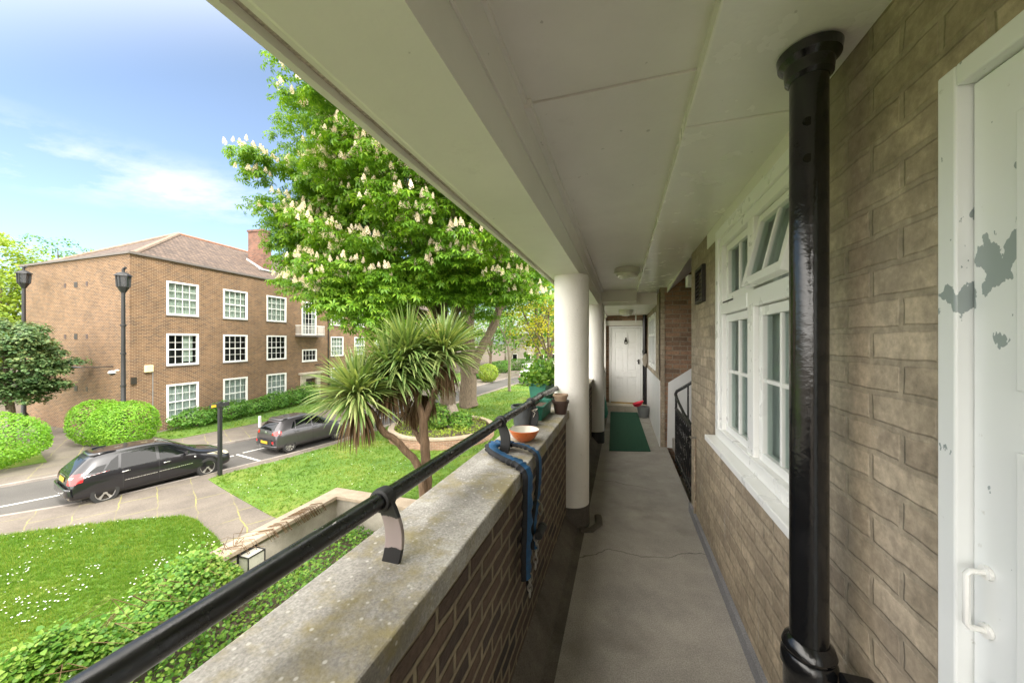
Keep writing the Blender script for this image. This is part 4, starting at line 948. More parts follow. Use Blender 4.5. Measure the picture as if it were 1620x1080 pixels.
# left: behind and before the brick block
bt('tall yellow-green tree behind the left end of the brick block', 0, 0, 40, 372, 150, M['paleleaf'], 240, 56, 1.5, .32, low=.05, group='trees behind the block')
bt('lower yellow-green tree at the left edge of the picture', -50, 0, 36, 440, 130, M['paleleaf'], 190, 50, 1.4, .3, low=.05, group='trees behind the block')
bt('sparse bluish-green tree showing over the brick parapet at the left', 96, 0, 44, 368, 125, M['hedgeleaf'], 60, 34, 1.0, .26, low=.35, group='trees behind the block', flat=.4)
def shrub(label, x, y, rx, ry, h, mat, n=5200, ls=.075, name='clipped_bush', group=None, z0=.08, jitter=.028, rz=0, power=2.25, cat='bush'):
    t = thing(name, label, cat, (x, y, z0), 0, group)
    d = dirs(int(n*1.5), -.92)
    # superellipsoid: flatter top and sides than a ball
    q = (np.abs(d[:, 0])**power+np.abs(d[:, 1])**power+np.abs(d[:, 2])**power)**(-1/power); p = d*q[:, None]
    lump = 1+jitter*(np.sin(p[:, 0]*6+x)+np.sin(p[:, 1]*7+y)+np.sin(p[:, 2]*8+p[:, 0]*5))+RNG.normal(size=len(p))*jitter*.5
    lump *= 1-.14*(RNG.uniform(size=len(p))**2.5)
    zc = h*.52; P = p*lump[:, None]*np.array([rx, ry, h*.50]); c, s_ = math.cos(rz), math.sin(rz)
    P = np.c_[P[:, 0]*c-P[:, 1]*s_, P[:, 0]*s_+P[:, 1]*c, P[:, 2]+zc]; N = d+np.array([0,0,.55])+RNG.normal(size=d.shape)*.45
    k = P[:, 2] > .02; P, N = P[k][:n], N[k][:n]
    scatter('foliage', LEAF[0], LEAF[1], P, frames(N), RNG.uniform(.7,1.35,len(P))*ls, mat, t, world=False)
    m = MB(); 
    for k in range(7):
        a = k*.9; m.tube([(0,0,-.05),(rx*.3*math.cos(a),ry*.3*math.sin(a),h*.4),(rx*.62*math.cos(a),ry*.62*math.sin(a),h*.72)], [.03,.02,.01], 5)
    m.build('stem', M['bark'], t, local=True)
    return t
shrub('big round lime-green clipped bush at the left edge, in front of the dark tree', -24.2, 6.7, 2.45, 1.75, 2.15, M['limeleaf'], 12000, .075, rz=R(20), group='clipped bushes by the path')
shrub('round lime-green clipped bush at the corner of the brick block, right of the pair', -22.55, 10.55, 1.25, 1.15, 2.1, M['limeleaf'], 10000, .07, rz=R(0), group='clipped bushes by the path')
shrub('round lime-green clipped bush on the path side, left of the pair', -24.75, 10.5, .95, .95, 2.08, M['limeleaf'], 6500, .07, group='clipped bushes by the path')
# loose hedge at the foot of the block
fx = Vector((-math.sin(R(5.35)), math.cos(R(5.35)))); fn = Vector((math.cos(R(5.35)), math.sin(R(5.35))))
hl = ['below the first ground-floor window','between the first and second ground-floor windows','below the second ground-floor window','right of the second ground-floor window','below the third ground-floor window','just left of the entrance','right of the entrance','below the fourth ground-floor window','beyond the fourth ground-floor window','at the far end of the hedge']
for i, (tt, off, rx_, h) in enumerate([(2.6,.9,1.2,1.0),(4.4,1.0,1.2,1.15),(6.2,.9,1.3,.95),(7.9,1.0,1.1,1.2),(9.6,.9,1.3,1.15),(10.6,1.3,.9,1.5),(15.5,.9,1.5,1.3),(18.4,.9,1.6,1.2),(21.5,.9,1.6,1.3),(25,.9,2.0,1.4)]):
    p = Vector(C0)+fx*tt+fn*off; shrub('loose green shrub at the wall foot '+hl[i], p.x, p.y, .75, rx_, h, M['hedgeleaf'], 2600, .10, name='loose_shrub', group='shrubs along the foot of the block', jitter=.11, rz=R(5), power=2.1)
# shrubs and hedges by the far drive
for (px, F, w_, pt, lab, mt) in ((772, 44, 30, 577, 'round yellow-green bush at the far kerb left of the forked trunk', 'paleleaf'), (792, 57, 36, 572, 'rounded grey-green bush where the drive bends', 'hedgeleaf'), (765, 48, 26, 590, 'low green bush at the far pavement', 'hedgeleaf')):
    p = at(px, 540, F); shrub(lab, p.x, p.y, w_/2/FPX*F, 1.2, at(px, pt, F).z, M[mt], 2600, .16, name='round_bush', group='bushes by the far drive')
p = at(832, 540, 62); shrub('long clipped green hedge beyond the parked vans', p.x, p.y, 4.2, 1.0, 1.9, M['hedgeleaf'], 5000, .16, name='clipped_hedge', rz=R(25), power=4, cat='hedge')
# far white villa glimpsed behind the vans
fb = thing('distant_house', 'distant pinkish-white house glimpsed between the leaves behind the vans', 'house', tuple(at(842, 540, 78).xy)+(0,), R(20))
MB().box((-6,-3,0),(6,3,6.4)).build('wall', M['render'], fb, local=True); MB().prism([(-6.4,-3.4),(6.4,-3.4),(6.4,3.4),(-6.4,3.4)], 6.4, 6.6).build('roof', M['tiles'], fb, local=True)
for x in (-4, -1.2, 1.6, 4.2):
    for z in (1, 3.9):
        f_ = MB().box((x-.55,-3.06,z),(x+.55,-3.001,z+1.5)).build('window', M['farjoinery'], fb, local=True); MB().box((x-.45,-3.08,z+.1),(x+.45,-3.061,z+1.4)).build('pane', M['carglass'], f_, local=True)
# --- dark glossy tree at the left, in front of the end wall
tree('holm_oak_tree', 'dense dark green glossy-leaved tree at the left edge in front of the brick end wall', (-28.3, 9.1, .1), (-28.5, 9.0, 3.85), (1.9, 2.0, 2.3), M['darkleaf'], 220, 130, .50, .135, r0=.16, zmin=-.85, shell=.4, flat=.6, limbs=6)
# --- round brick planter with its ivy
pl = thing('round_planter', 'low round brick planter wall around the foot of the chestnut', 'planter', (-9.2, 17.0, .08))
PR = 2.75; prof = [(PR-.24,0),(PR-.24,.46),(PR-.26,.47),(PR-.26,.56),(PR+.03,.56),(PR+.03,.47),(PR,.46),(PR,0)]
MB().lathe([(PR,0),(PR,.46),(PR-.24,.46),(PR-.24,0)], (0,0,0), 64, cap=False).build('wall', M['planter_brick'], pl, local=True)
MB().lathe([(PR+.03,.462),(PR+.03,.55),(PR-.27,.55),(PR-.27,.462),(PR+.03,.462)], (0,0,0), 64, cap=False).build('coping', M['tancoping'], pl, local=True)
MB().lathe([(PR-.25,.36),(.1,.46)], (0,0,0), 40).build('soil', M['earth'], pl, local=True, smooth=True)
def cover(name, n, fx_, hgt, mat, ls, label=None, group=None, kind='stuff'):
    P = np.array([fx_() for _ in range(n)]); N = RNG.normal(size=P.shape)*.5+[0,-.1,1]
    o = scatter(name, LEAF[0], LEAF[1], P, frames(N), RNG.uniform(.6,1.3,n)*ls, mat)
    if kind: o['kind'] = kind
    return o
def inpl():
    a = random.uniform(0,6.28); r_ = (PR-.3)*math.sqrt(random.random()); h = .45+.18*random.random()+(.25 if math.sin(a*3+r_*2) > .3 else 0)*random.random(); return (-9.2+r_*math.cos(a), 17.0+r_*math.sin(a), h+.05)
cover('ground_cover', 2600, inpl, 0, M['paleleaf'], .09)
def rock(cx, cy, r_, h):
    m = MB(); m.lathe([(r_,0),(r_*.8,h*.3),(r_*.45,h*.8),(r_*.35,h)], (cx,cy,.45), 11); return m
shrub('glossy green shrub hugging the chestnut trunk in the round planter', -9.6, 16.6, .85, .6, 1.35, M['ivyleaf'], 2200, .12, name='leafy_shrub', z0=.45, jitter=.1, power=2, group='shrubs in the round planter')
shrub('small bright green shrub on the right side of the round planter', -8.2, 17.0, .6, .5, .9, M['ivyleaf'], 1500, .11, name='leafy_shrub', z0=.45, jitter=.1, power=2, group='shrubs in the round planter')
m = MB()
for k in range(7):
    a = k*.9; m.tube([(-9.15,17.6,1.5),(-9.15+.5*math.cos(a),17.5+.5*math.sin(a),.8),(-9.15+1.0*math.cos(a),17.4+.9*math.sin(a),.46)], [.42,.3,.08], 7)
m.build('root_flare', M['palebark'], ch, smooth=True)

# --- the cordyline (strap-leaved palm-like tree)
pt = thing('cabbage_palm', 'branching palm-like cabbage tree with spiky strap-leaf heads right in front of the lawn', 'palm tree', (-3.75, 7.0, .1))
FP = 7.5
def Q(px, py, F=FP): return at(px, py, F)
m = MB()
q0 = Q(674, 760); q00 = Q(674, 900); q00.z = 0
limb(m, [q00, q0, Q(672,700), Q(670,660)], .12, .085, 12)
limb(m, [Q(670,664), Q(663,640), Q(655,610), Q(646,570)], .075, .06, 10); limb(m, [Q(671,664), Q(682,636), Q(692,600), Q(700,560,7.7)], .075, .06, 10)
limb(m, [Q(676,850,7.4), Q(664,745,7.3), Q(640,712,7.2), Q(625,695,7.1), Q(606,682,7.0), Q(590,655,6.9), Q(568,630,6.8)], .085, .06, 10)
limb(m, [Q(668,700,7.6), Q(660,688,7.7), Q(650,665,7.9), Q(638,620,8.0)], .06, .05, 8)
m.build('trunk', M['palmbark'], pt, smooth=True)
def strapmesh(c, n, L, mat, name, updir=(0,0,1), lo=-.55, hi=1.0, wd=.045, sag=.55, hang=0.0):
    V = []; F_ = []; seg = 7; c = Vector(c)
    for i in range(n):
        z = lo+(hi-lo)*random.random()**.85; a = random.uniform(0, 2*math.pi); r_ = math.sqrt(max(0, 1-z*z)); d = Vector((r_*math.cos(a), r_*math.sin(a), z)); d = (d+Vector(updir)*.15).normalized()
        l = L*random.uniform(.75, 1.1); side = d.cross(Vector((0,0,1)));
        if side.length < .1: side = Vector((1,0,0))
        side.normalize(); tw = random.uniform(-.5, .5); side = (side+d.cross(side)*tw).normalized(); p = c+d*.04; dd = d.copy(); o = len(V); w0 = wd*random.uniform(.7, 1.15)
        k_s = sag*random.uniform(.5, 1.4)*(1.1-abs(z)*.5)
        for s_ in range(seg+1):
            t = s_/seg; ww = w0*(.55+.9*t if t < .35 else (.87*(1-((t-.35)/.65)**1.7)+.03))/2*1.4
            V += [tuple(p-side*ww), tuple(p+side*ww)]
            dd = (dd+Vector((0,0,-1))*(k_s*t*.42+hang)).normalized(); p = p+dd*l/seg
        F_ += [(o+2*s_, o+2*s_+1, o+2*s_+3, o+2*s_+2) for s_ in range(seg)]
    return MB().add(V, F_).build(name, mat, pt)
HEADS = [((566,626,6.7), 470, 1.0), ((645,565,7.4), 520, 1.1), ((702,560,7.7), 480, 1.08), ((618,590,7.1), 360, .95), ((668,605,7.9), 260, .9)]
for (px, py, F), n, L in HEADS:
    c = Q(px, py, F); strapmesh(c, n, L, M['palmleaf'], 'leaf_head')
    strapmesh(c-Vector((0,0,.28)), 120, .75, M['deadleaf'], 'dead_leaf_skirt', lo=-1, hi=-.1, wd=.03, sag=1.4, hang=.28)
strapmesh(Q(650,650,7.9), 130, .5, M['deadleaf'], 'dead_leaf_skirt', lo=-1, hi=.3, wd=.02, sag=1.0, hang=.2)
for (px, py, F) in ((612,570,7.0),(540,640,6.5),(690,530,7.5)):
    c = Q(px, py, F); V = []; F_ = []
    for k in range(260):
        a = random.uniform(0, 6.28); h = random.random(); r_ = .28*math.sin(h*3)*random.random()+.02; p = c+Vector((r_*math.cos(a), r_*math.sin(a), (h-.5)*.45)); d = Vector((math.cos(a), math.sin(a), .8)).normalized()*.06; s_ = Vector((-math.sin(a), math.cos(a), 0))*.007; o = len(V)
        V += [tuple(p-s_), tuple(p+s_), tuple(p+d+s_), tuple(p+d-s_)]; F_.append((o,o+1,o+2,o+3))
    MB().add(V, F_).build('flower_panicle', M['palmflower'], pt)
# --- low wall in front of the entrance with its coping, and the climber over it
lw = thing('garden_wall', 'low L-shaped rendered wall with tan stone coping at the lawn edge below the balcony', 'wall', (-7.5, 6.4, .08))
MB().box((-7.62,4.75,.0),(-7.38,7.98,.88)).box((-7.38,7.72,.0),(-.95,7.98,.88)).build('wall', M['render'], lw)
MB().add(*(lambda P, n: ([(x,y,.882) for x,y in P]+[(x,y,.98) for x,y in P], [tuple(range(n))[::-1], tuple(range(n,2*n))]+[(i,(i+1) % n,n+(i+1) % n,n+i) for i in range(n)]))([(-7.72,4.68),(-7.28,4.68),(-7.28,7.62),(-.95,7.62),(-.95,8.08),(-7.72,8.08)], 6)).build('coping', M['tancoping'], lw, bevel=.012)
wl3 = thing('bulkhead_lamp', 'black-framed square glass lamp fixed near the end of the low wall among the leaves', 'lamp', (-7.28,5.35,.62))
c0 = Vector((-7.16,5.3,.66))
b_ = MB().box((-7.375,5.12,.45),(-7.33,5.50,.86)).build('backplate', M['black'], wl3)
MB().box((-7.33,5.14,.50),(-7.08,5.46,.80)).build('glass_shade', plain('frosted_lamp_glass', (.5,.49,.42), .3), wl3)
fr = MB(); X0, X1, Y0, Y1, Z0, Z1 = -7.33,-7.07,5.13,5.47,.49,.81
for (a, b) in [((X1,Y0,Z0),(X1,Y1,Z0)),((X1,Y0,Z1),(X1,Y1,Z1)),((X1,Y0,Z0),(X1,Y0,Z1)),((X1,Y1,Z0),(X1,Y1,Z1)),((X0,Y0,Z1),(X1,Y0,Z1)),((X0,Y1,Z1),(X1,Y1,Z1)),((X0,Y0,Z0),(X1,Y0,Z0)),((X0,Y1,Z0),(X1,Y1,Z0))]: fr.tube([a, b], .013, 5)
fr.build('frame', M['black'], wl3)
cs = thing('climbing_shrub', 'bright green climber sprawling over the low wall and lawn edge below the handrail', 'shrub', (-7.5, 3.4, .1))
def mound():
    while True:
        y = random.uniform(-.6, 5.35); s_ = 1-max(0, (y-3.6))/2.2; u = random.gauss(0, .36)
        x = -6.15-.27*max(0, y)+u*(.80+.35*math.sin(y*2.1)); hh = (1.12+.26*math.sin(y*3.3)+.15*math.sin(x*5+y))*(.74+.26*s_)*math.exp(-(u*.95)**2*1.2)
        if hh < .12: continue
        hh *= 1-.22*max(0, min(1, (y-4.6)/.6)); k = 1-random.random()**2*.45; return (x, y, .1+hh*k+random.uniform(0,.10)*(random.random() < .4)+random.uniform(0,.26)*(random.random() < .05))
P = np.array([mound() for _ in range(26000)]); N = np.c_[(P[:, 0]+6.15+.27*np.maximum(0, P[:, 1]))*.8, np.full(len(P), -.15), np.full(len(P), .9)]+RNG.normal(size=P.shape)*.45
HEART = ([(0,0,0),(.42,.12,.03),(.40,.55,.05),(0,1,-.10),(-.40,.55,.05),(-.42,.12,.03)], [(0,1,2,3),(0,3,4,5)])
scatter('foliage', HEART[0], HEART[1], P, frames(N), RNG.uniform(.45,1.4,len(P))*.056, M['ivyleaf'], cs)
m = MB()
for k in range(90):
    y = random.uniform(-.2,5.2); x = -6.15-.27*max(0, y); a = random.uniform(-.9,.9); m.tube([(x,y,.9),(x+a*.4,y+random.uniform(-.3,.3),1.15+random.random()*.15),(x+a,y+random.uniform(-.5,.5),.9+random.random()*.3)], [.006,.005,.003], 4)
for k in range(46):
    y = random.uniform(5.0,7.0); m.tube([(-7.5,y,1.0),(-7.3,y+.15,1.01),(-7.22,y+.22,.8)], .005, 4)
m.build('stem', M['deadleaf'], cs)
def low():
    y = random.uniform(-.5,7.65); x = random.uniform(-6.3-.2*max(0, min(y, 4.6)),-1.0); h = (.30+.22*math.sin(x*2.2+y*1.4)+.12*math.sin(y*4))*random.random()**.5; return (x, y, .1+max(.03, h))
P = np.array([low() for _ in range(30000)]); P = P[(P[:, 0] < -1.0)]
g = scatter('ground_cover', HEART[0], HEART[1], P, frames(RNG.normal(size=P.shape)*.5+[0,-.1,1]), RNG.uniform(.45,1.4,len(P))*.055, M['ivyleaf']); g['kind'] = 'stuff'
# ================================================================ OUR BLOCK: THE ACCESS BALCONY
FZ = G-1.75                                        # walkway level
KB, KM, KR = G+.63, G+.96, G+.90                   # beam soffit, middle ceiling, right-hand strip
WX = .68                                           # face of the right-hand wall
nb = thing('balcony_block', 'brick block with cream soffit and open walkway that the photo is taken from', 'building', (0, 0, 0))
struct(MB().box((-.80,-3,FZ-.22),(WX+.02,9.7,FZ)).build('walkway_floor', M['floor']))
m = MB(); m.box((-.84,-3,FZ-.26),(-.80,9.9,FZ-.02)); m.build('slab_edge', M['stone'], nb)
MB().box((-.70,-3,-.1),(-.45,14,FZ-.22)).build('wall', M['far_brick'], nb)
# right-hand wall with the window opening
WY0, WY1, WZ0, WZ1 = 1.61, 2.92, G-.70, G+.77
m = MB()
def wallx(m, x, y0, y1, z0, z1, holes, depth=.16):
    ys = sorted({y0, y1, *[h[0] for h in holes], *[h[1] for h in holes]}); zs = sorted({z0, z1, *[h[2] for h in holes], *[h[3] for h in holes]})
    for i in range(len(ys)-1):
        for j in range(len(zs)-1):
            cy, cz = (ys[i]+ys[i+1])/2, (zs[j]+zs[j+1])/2
            if any(h[0] < cy < h[1] and h[2] < cz < h[3] for h in holes): continue
            m.quad((x,ys[i+1],zs[j]),(x,ys[i],zs[j]),(x,ys[i],zs[j+1]),(x,ys[i+1],zs[j+1]))
    for a, b, c, d in holes:
        m.quad((x,a,c),(x,b,c),(x+depth,b,c),(x+depth,a,c)).quad((x,a,d),(x+depth,a,d),(x+depth,b,d),(x,b,d))
        m.quad((x,a,c),(x+depth,a,c),(x+depth,a,d),(x,a,d)).quad((x,b,c),(x,b,d),(x+depth,b,d),(x+depth,b,c))
DY0, DY1, DZ0, DZ1 = .24, .985, FZ+.10, G+.535
wallx(m, WX, -3, 4.05, FZ, G+1.0, [(WY0, WY1, WZ0, WZ1), (DY0, DY1, DZ0, DZ1)])
m.quad((WX,4.05,FZ),(WX,4.05,G+1.2),(2.6,4.05,G+1.2),(2.6,4.05,FZ))
m.build('wall', M['wall_paint'], nb)
MB().box((WX-.028,-3,FZ),(WX-.001,4.05,FZ+.085)).build('skirting', M['greyskirt'], nb)
MB().box((WX-.004,WY0-.12,WZ1),(WX+.02,3.32,KR)).build('lintel_band', M['soffit'], nb)
# brick face of the pier at its far end is stairwell side
MB().box((2.6,3.9,FZ-1.6),(2.75,6.5,G+1.3)).build('wall', M['inner_brick'], nb)
MB().box((.60,6.37,FZ-1.6),(2.6,6.55,G+1.3)).build('wall', M['inner_brick'], nb)
MB().box((WX+.2,3.86,FZ-1.6),(2.6,4.045,FZ)).build('wall', M['inner_brick'], nb)
MB().box((.604,6.356,FZ),(.665,6.372,G+1.0)).build('wall_edge', M['wall_paint'], nb)
# rest of the right-hand wall to the end
m = MB(); wallx(m, .60, 6.37, 9.7, FZ, G+.85, [(7.2, 8.9, G-.55, G+.55)], .1); m.build('wall', M['wall_paint'], nb)
MB().box((.588,6.37,FZ),(.599,9.7,G-.66)).build('dado', M['dado'], nb)
fw = MB()
for a, b, c, d in ((7.2,7.3,G-.55,G+.55),(8.8,8.9,G-.55,G+.55),(7.3,8.8,G-.55,G-.45),(7.3,8.8,G+.45,G+.55),(8.0,8.1,G-.45,G+.45),(7.3,8.0,G+.1,G+.16),(8.1,8.8,G+.1,G+.16)): fw.box((.58,a,c),(.66,b,d))
f_ = fw.build('window', M['joinery'], nb); MB().box((.64,7.3,G-.45),(.645,8.8,G+.45)).build('pane', M['pane'], f_); MB().quad((.9,7.1,G-.6),(.9,9,G-.6),(.9,9,G+.6),(.9,7.1,G+.6)).build('curtain', M['greycurtain'], f_)
# end wall with the front door
m = MB()
EX0, EX1 = -.34, .50
for a in ((-.80,9.7,FZ-.3,EX0,9.9,G+1.1),(EX1,9.7,FZ,5,9.9,G+1.1),(EX0,9.7,G+.40,EX1,9.9,G+1.1)): m.box((a[0],a[1],a[2]),(a[3],a[4],a[5]))
m.box((EX0,9.7,FZ-.3),(EX1,9.9,FZ)); m.build('wall', M['inner_brick'], nb)
MB().box((-.50,9.25,FZ),(.588,9.695,FZ+.15)).build('door_step', M['stone'], nb, bevel=.008)
MB().box((-.49,9.62,G+.415),(.50,9.695,G+.54)).build('door_lintel', M['soffit'], nb)
def panel_door(name, parent, x0, x1, y, z0, z1, mat):
    m = MB(); d = .045; st = .105; mu = .09; w_ = x1-x0; rails = [(0,.11),(.155,.20),(.54,.60),(.945,1.0)]
    h = z1-z0
    # six panels: two short at the top, two tall in the middle, two tall at the bottom (fractions from the top)
    cuts = [(1-.05, 1-.20), (1-.25, 1-.58), (1-.66, .08)]
    m.box((x0,y+.014,z0),(x1,y+d,z1))
    xm = (x0+x1)/2; xs = [(x0, x0+st), (xm-mu/2, xm+mu/2), (x1-st, x1)]
    for a, b in xs: m.box((a, y, z0), (b, y+.014, z1))
    edges = [z1, z0+h*cuts[0][0], z0+h*cuts[0][1], z0+h*cuts[1][0], z0+h*cuts[1][1], z0+h*cuts[2][0], z0+h*cuts[2][1], z0]
    for hi, lo in ((edges[0], edges[1]), (edges[2], edges[3]), (edges[4], edges[5]), (edges[6], edges[7])):
        for a, b in ((x0+st, xm-mu/2), (xm+mu/2, x1-st)): m.box((a, y, lo), (b, y+.014, hi))
    for hi, lo in ((edges[1], edges[2]), (edges[3], edges[4]), (edges[5], edges[6])):
        for a, b in ((x0+st, xm-mu/2), (xm+mu/2, x1-st)):
            i = .028; m.box((a+i, y+.004, lo+i), (b-i, y+.014, hi-i))
    return m.build(name, mat, parent, bevel=.003)
fd = panel_door('front_door', nb, -.285, .445, 9.66, FZ+.175, G+.345, M['joinery'])
MB().box((EX0,9.64,FZ+.15),(-.29,9.70,G+.40)).box((.45,9.64,FZ+.15),(EX1,9.70,G+.40)).box((-.29,9.64,G+.35),(.45,9.70,G+.40)).build('door_frame', M['joinery'], nb, bevel=.004)
MB().box((-.29,9.60,FZ+.151),(.45,9.68,FZ+.172)).build('threshold', M['brass'], fd)
MB().lathe([(.03,-.02),(.035,0)], (.08,9.64,G+.02), 12, axis='y').tube([(.05,9.63,G+.02),(.045,9.62,G-.05),(.08,9.61,G-.07),(.115,9.62,G-.05),(.11,9.63,G+.02)], .009, 6).tube([(.08,9.63,G+.10),(.08,9.63,G+.02)], .016, 6).build('door_knocker', M['darkmetal'], fd)
MB().box((.375,9.635,G-.58),(.415,9.659,G-.46)).tube([(.395,9.63,G-.50),(.395,9.60,G-.50),(.35,9.60,G-.50)], .01, 6).build('door_handle', M['darkmetal'], fd)
# ceiling: beam, middle panels, right-hand glossy strip
m = MB().add([(-.675,-3,KB+.012),(-.655,-3,KB),(-.385,-3,KB),(-.385,-3,KM+.2),(-.72,-3,KM+.2),(-.72,-3,KB+.04),(-.69,-3,KB+.04),(-.69,-3,KB+.012)]+[(x,9.7,z) for x,z in ((-.675,KB+.012),(-.655,KB),(-.385,KB),(-.385,KM+.2),(-.72,KM+.2),(-.72,KB+.04),(-.69,KB+.04),(-.69,KB+.012))],
    [(i,(i+1) % 8,8+(i+1) % 8,8+i)[::-1] for i in range(8)]+[tuple(range(8)),tuple(range(8,16))[::-1]])
m.build('beam', M['soffit'], nb)
MB().box((-.745,-3,KB+.008),(-.722,9.7,KM+1.2)).build('fascia', M['soffit'], nb)
MB().box((-.7215,-3,KB+.030),(-.6905,9.7,KB+.0395)).build('drip_groove', M['stone'], nb)
MB().box((-.384,-3,G+.79),(-.376,9.7,KM)).box((-.376,1.36,KM-.035),(-.345,7.0,KM)).box((-.376,-3,KM-.018),(-.362,1.36,KM)).build('cove', M['ceiling'], nb)
MB().box((-.384,-3,KM),(.25,1.38,KM+.2)).build('ceiling', M['ceiling'], nb)
MB().box((-.384,1.384,KM-.007),(.25,7.0,KM+.2)).build('ceiling', M['ceiling'], nb)
m = MB().box((.25,-3,KR),(2.6,1.64,KM+.2)).box((.25,1.643,KR-.004),(WX+.02,7.0,KM+.2)).box((WX+.02,1.643,KR-.004),(2.6,4.1,KM+.2)).build('ceiling', M['glossceil'], nb, bevel=.006)
m = MB().box((-.384,7.0,G+.68),(.60,9.7,KM+.2)).build('ceiling', M['ceiling'], nb)
MB().box((-.384,6.86,G+.74),(.25,7.0,KM-.01)).build('beam', M['soffit'], nb)
# stair soffit seen beyond the pier
MB().add([(.70,4.1,G+.93),(.70,6.35,G+.80),(1.9,6.35,G+1.9),(1.9,4.1,G+1.9),(.70,4.1,G+1.1),(.70,6.35,G+1.1),(1.9,6.35,G+2.1),(1.9,4.1,G+2.1)], [(3,2,1,0),(4,5,6,7),(0,1,5,4),(1,2,6,5),(2,3,7,6),(3,0,4,7)]).build('stair_soffit', M['soffit'], nb)
MB().add([(.62,6.0,G+.895),(.62,6.12,G+.895),(1.5,6.12,G+.55),(1.5,6.0,G+.55),(.62,6.0,G+.99),(.62,6.12,G+.99),(1.5,6.12,G+.66),(1.5,6.0,G+.66)], [(3,2,1,0),(4,5,6,7),(0,1,5,4),(1,2,6,5),(2,3,7,6),(3,0,4,7)]) and None
MB().box((.74,4.62,G+.66),(2.6,4.80,G+.79)).build('beam', M['joinery'], nb)
MB().box((WX,7.0,G+.6),(2.6,7.1,G+2)).box((2.6,4.1,G+1.3),(2.7,6.5,G+2.2)).box((.6,6.37,G+1.3),(2.7,6.5,G+2.3)).build('wall', M['inner_brick'], nb)
# white stringer and flights of the stair
st = MB()
for k in range(7): st.box((.78+.25*k,5.62,FZ+.0),(.78+.25*(k+1)+.03,6.34,FZ+.17*(k+1)))
st.box((.70,4.05,FZ-1.6),(2.6,5.6,FZ-1.5))
for k in range(6): st.box((.78+.25*k,4.1,FZ-1.5),(.78+.25*(k+1),5.55,FZ-.17*(k+1)))
st.build('staircase', M['floor'], nb)
MB().add([(.70,6.34,FZ),(2.6,6.34,FZ),(2.6,6.34,FZ+2.4),(.72,6.34,G-.68),(.70,6.352,FZ),(2.6,6.352,FZ),(2.6,6.352,FZ+2.4),(.72,6.352,G-.68)], [(0,1,2,3),(7,6,5,4),(0,4,5,1),(1,5,6,2),(2,6,7,3),(3,7,4,0)]).build('stringer', M['dado'], nb)
# parapet
PX0, PX1, CT = -.745, -.505, G-.64
m = MB().box((PX0,-3,FZ-.02),(PX1,9.7,CT-.075)); par = m.build('parapet', M['parapet_brick'], nb)
m = MB(); ys = [-3,-1.9,-.75,.42,1.60,2.78,4.2,5.4,6.6,7.8,9.0,9.695]
for i in range(len(ys)-1): m.box((-.80,ys[i]+.0012,CT-.075),(-.475,ys[i+1]-.0012,CT))
m.build('coping', M['coping'], par, bevel=.007)
m = MB().add([(PX1,-3,FZ+.14),(-.40,-3,FZ+.012),(-.335,-3,FZ+.006),(-.335,-3,FZ-.01),(PX1,-3,FZ-.01)]+[(x,9.25,z) for x,z in ((PX1,FZ+.14),(-.40,FZ+.012),(-.335,FZ+.006),(-.335,FZ-.01),(PX1,FZ-.01))],
   [(i,(i+1) % 5,5+(i+1) % 5,5+i) for i in range(5)]+[(4,3,2,1,0),(5,6,7,8,9)]); m.build('gutter_render', M['plinth'], nb)
# columns
CR = .167
def column(x, y, black):
    n = 40; prof = [(CR,FZ+.20),(CR*1.01,FZ+.9),(CR*.99,FZ+1.5),(CR*1.005,FZ+2.0),(CR,KB-.02),(CR*1.02,KB)]
    c = MB().lathe([(r_,z) for r_,z in prof], (x,y,0), n).build('column', M['column'], nb, smooth=True)
    MB().lathe([(CR*1.03,FZ-.005),(CR*1.02,FZ+.18),(CR*1.0,FZ+.201)], (x,y,0), n).build('base', M['black'] if black else M['plinth'], c, smooth=True)
    if not black:
        MB().tube([(x+.10,y-.17,FZ+.012),(x+.20,y-.13,FZ+.012),(x+.26,y+.0,FZ+.012),(x+.24,y+.16,FZ+.012)], .035, 8, flat=.5, up=(0,0,1)).build('mortar_fillet', M['plinth'], c, smooth=True)
column(-.475, 3.47, False); column(-.47, 6.36, True)
MB().box((-.64,9.45,FZ+.1),(-.42,9.695,KB)).build('pilaster', M['column'], nb)
# building above and round about: keeps the sky off the ceiling, casts the block's shade
MB().box((-.72,-3.2,KM+1.2),(7,14,KM+1.5)).box((-.72,-3.2,KM+.22),(7,9.9,KM+.3)).build('upper_slab', M['soffit'], nb)
MB().box((.70,-14,-.1),(7,-3.2,KM+1.5)).box((-.70,9.9,FZ-.3),(7,14,KM+1.2)).build('wall', M['far_brick'], nb)
MB().box((6.8,-3.2,0),(7,14,KM+1.3)).box((WX+.05,-3.2,FZ-.3),(6.8,4.0,FZ-.1)).build('wall', M['room'], nb)

# ---- the big casement window
w0 = MB(); X = WX-.012; fo = .075; Y0, Y1 = WY0, WY1; ym = (Y0+Y1)/2; zt = G+.235
def fr_(m, x0, x1, ya, yb, za, zb, t): m.box((x0,ya,za),(x1,ya+t,zb)).box((x0,yb-t,za),(x1,yb,zb)).box((x0,ya+t,za),(x1,yb-t,za+t)).box((x0,ya+t,zb-t),(x1,yb-t,zb))
fr_(w0, WX-.020, WX+.02, Y0-.04, Y1+.06, WZ0, WZ1+.04, .075)
fr_(w0, WX-.008, WX+.10, Y0+.035, Y1-.015, WZ0+.002, WZ1-.035, .06)
w0.box((WX-.006, ym-.05, WZ0+.06), (WX+.10, ym+.05, WZ1-.09)).box((WX-.010, Y0+.09, zt-.045), (WX+.10, ym-.05, zt+.045)).box((WX-.010, ym+.05, zt-.045), (WX+.10, Y1-.07, zt+.045))
win = w0.build('window', M['joinery'], nb, bevel=.006)
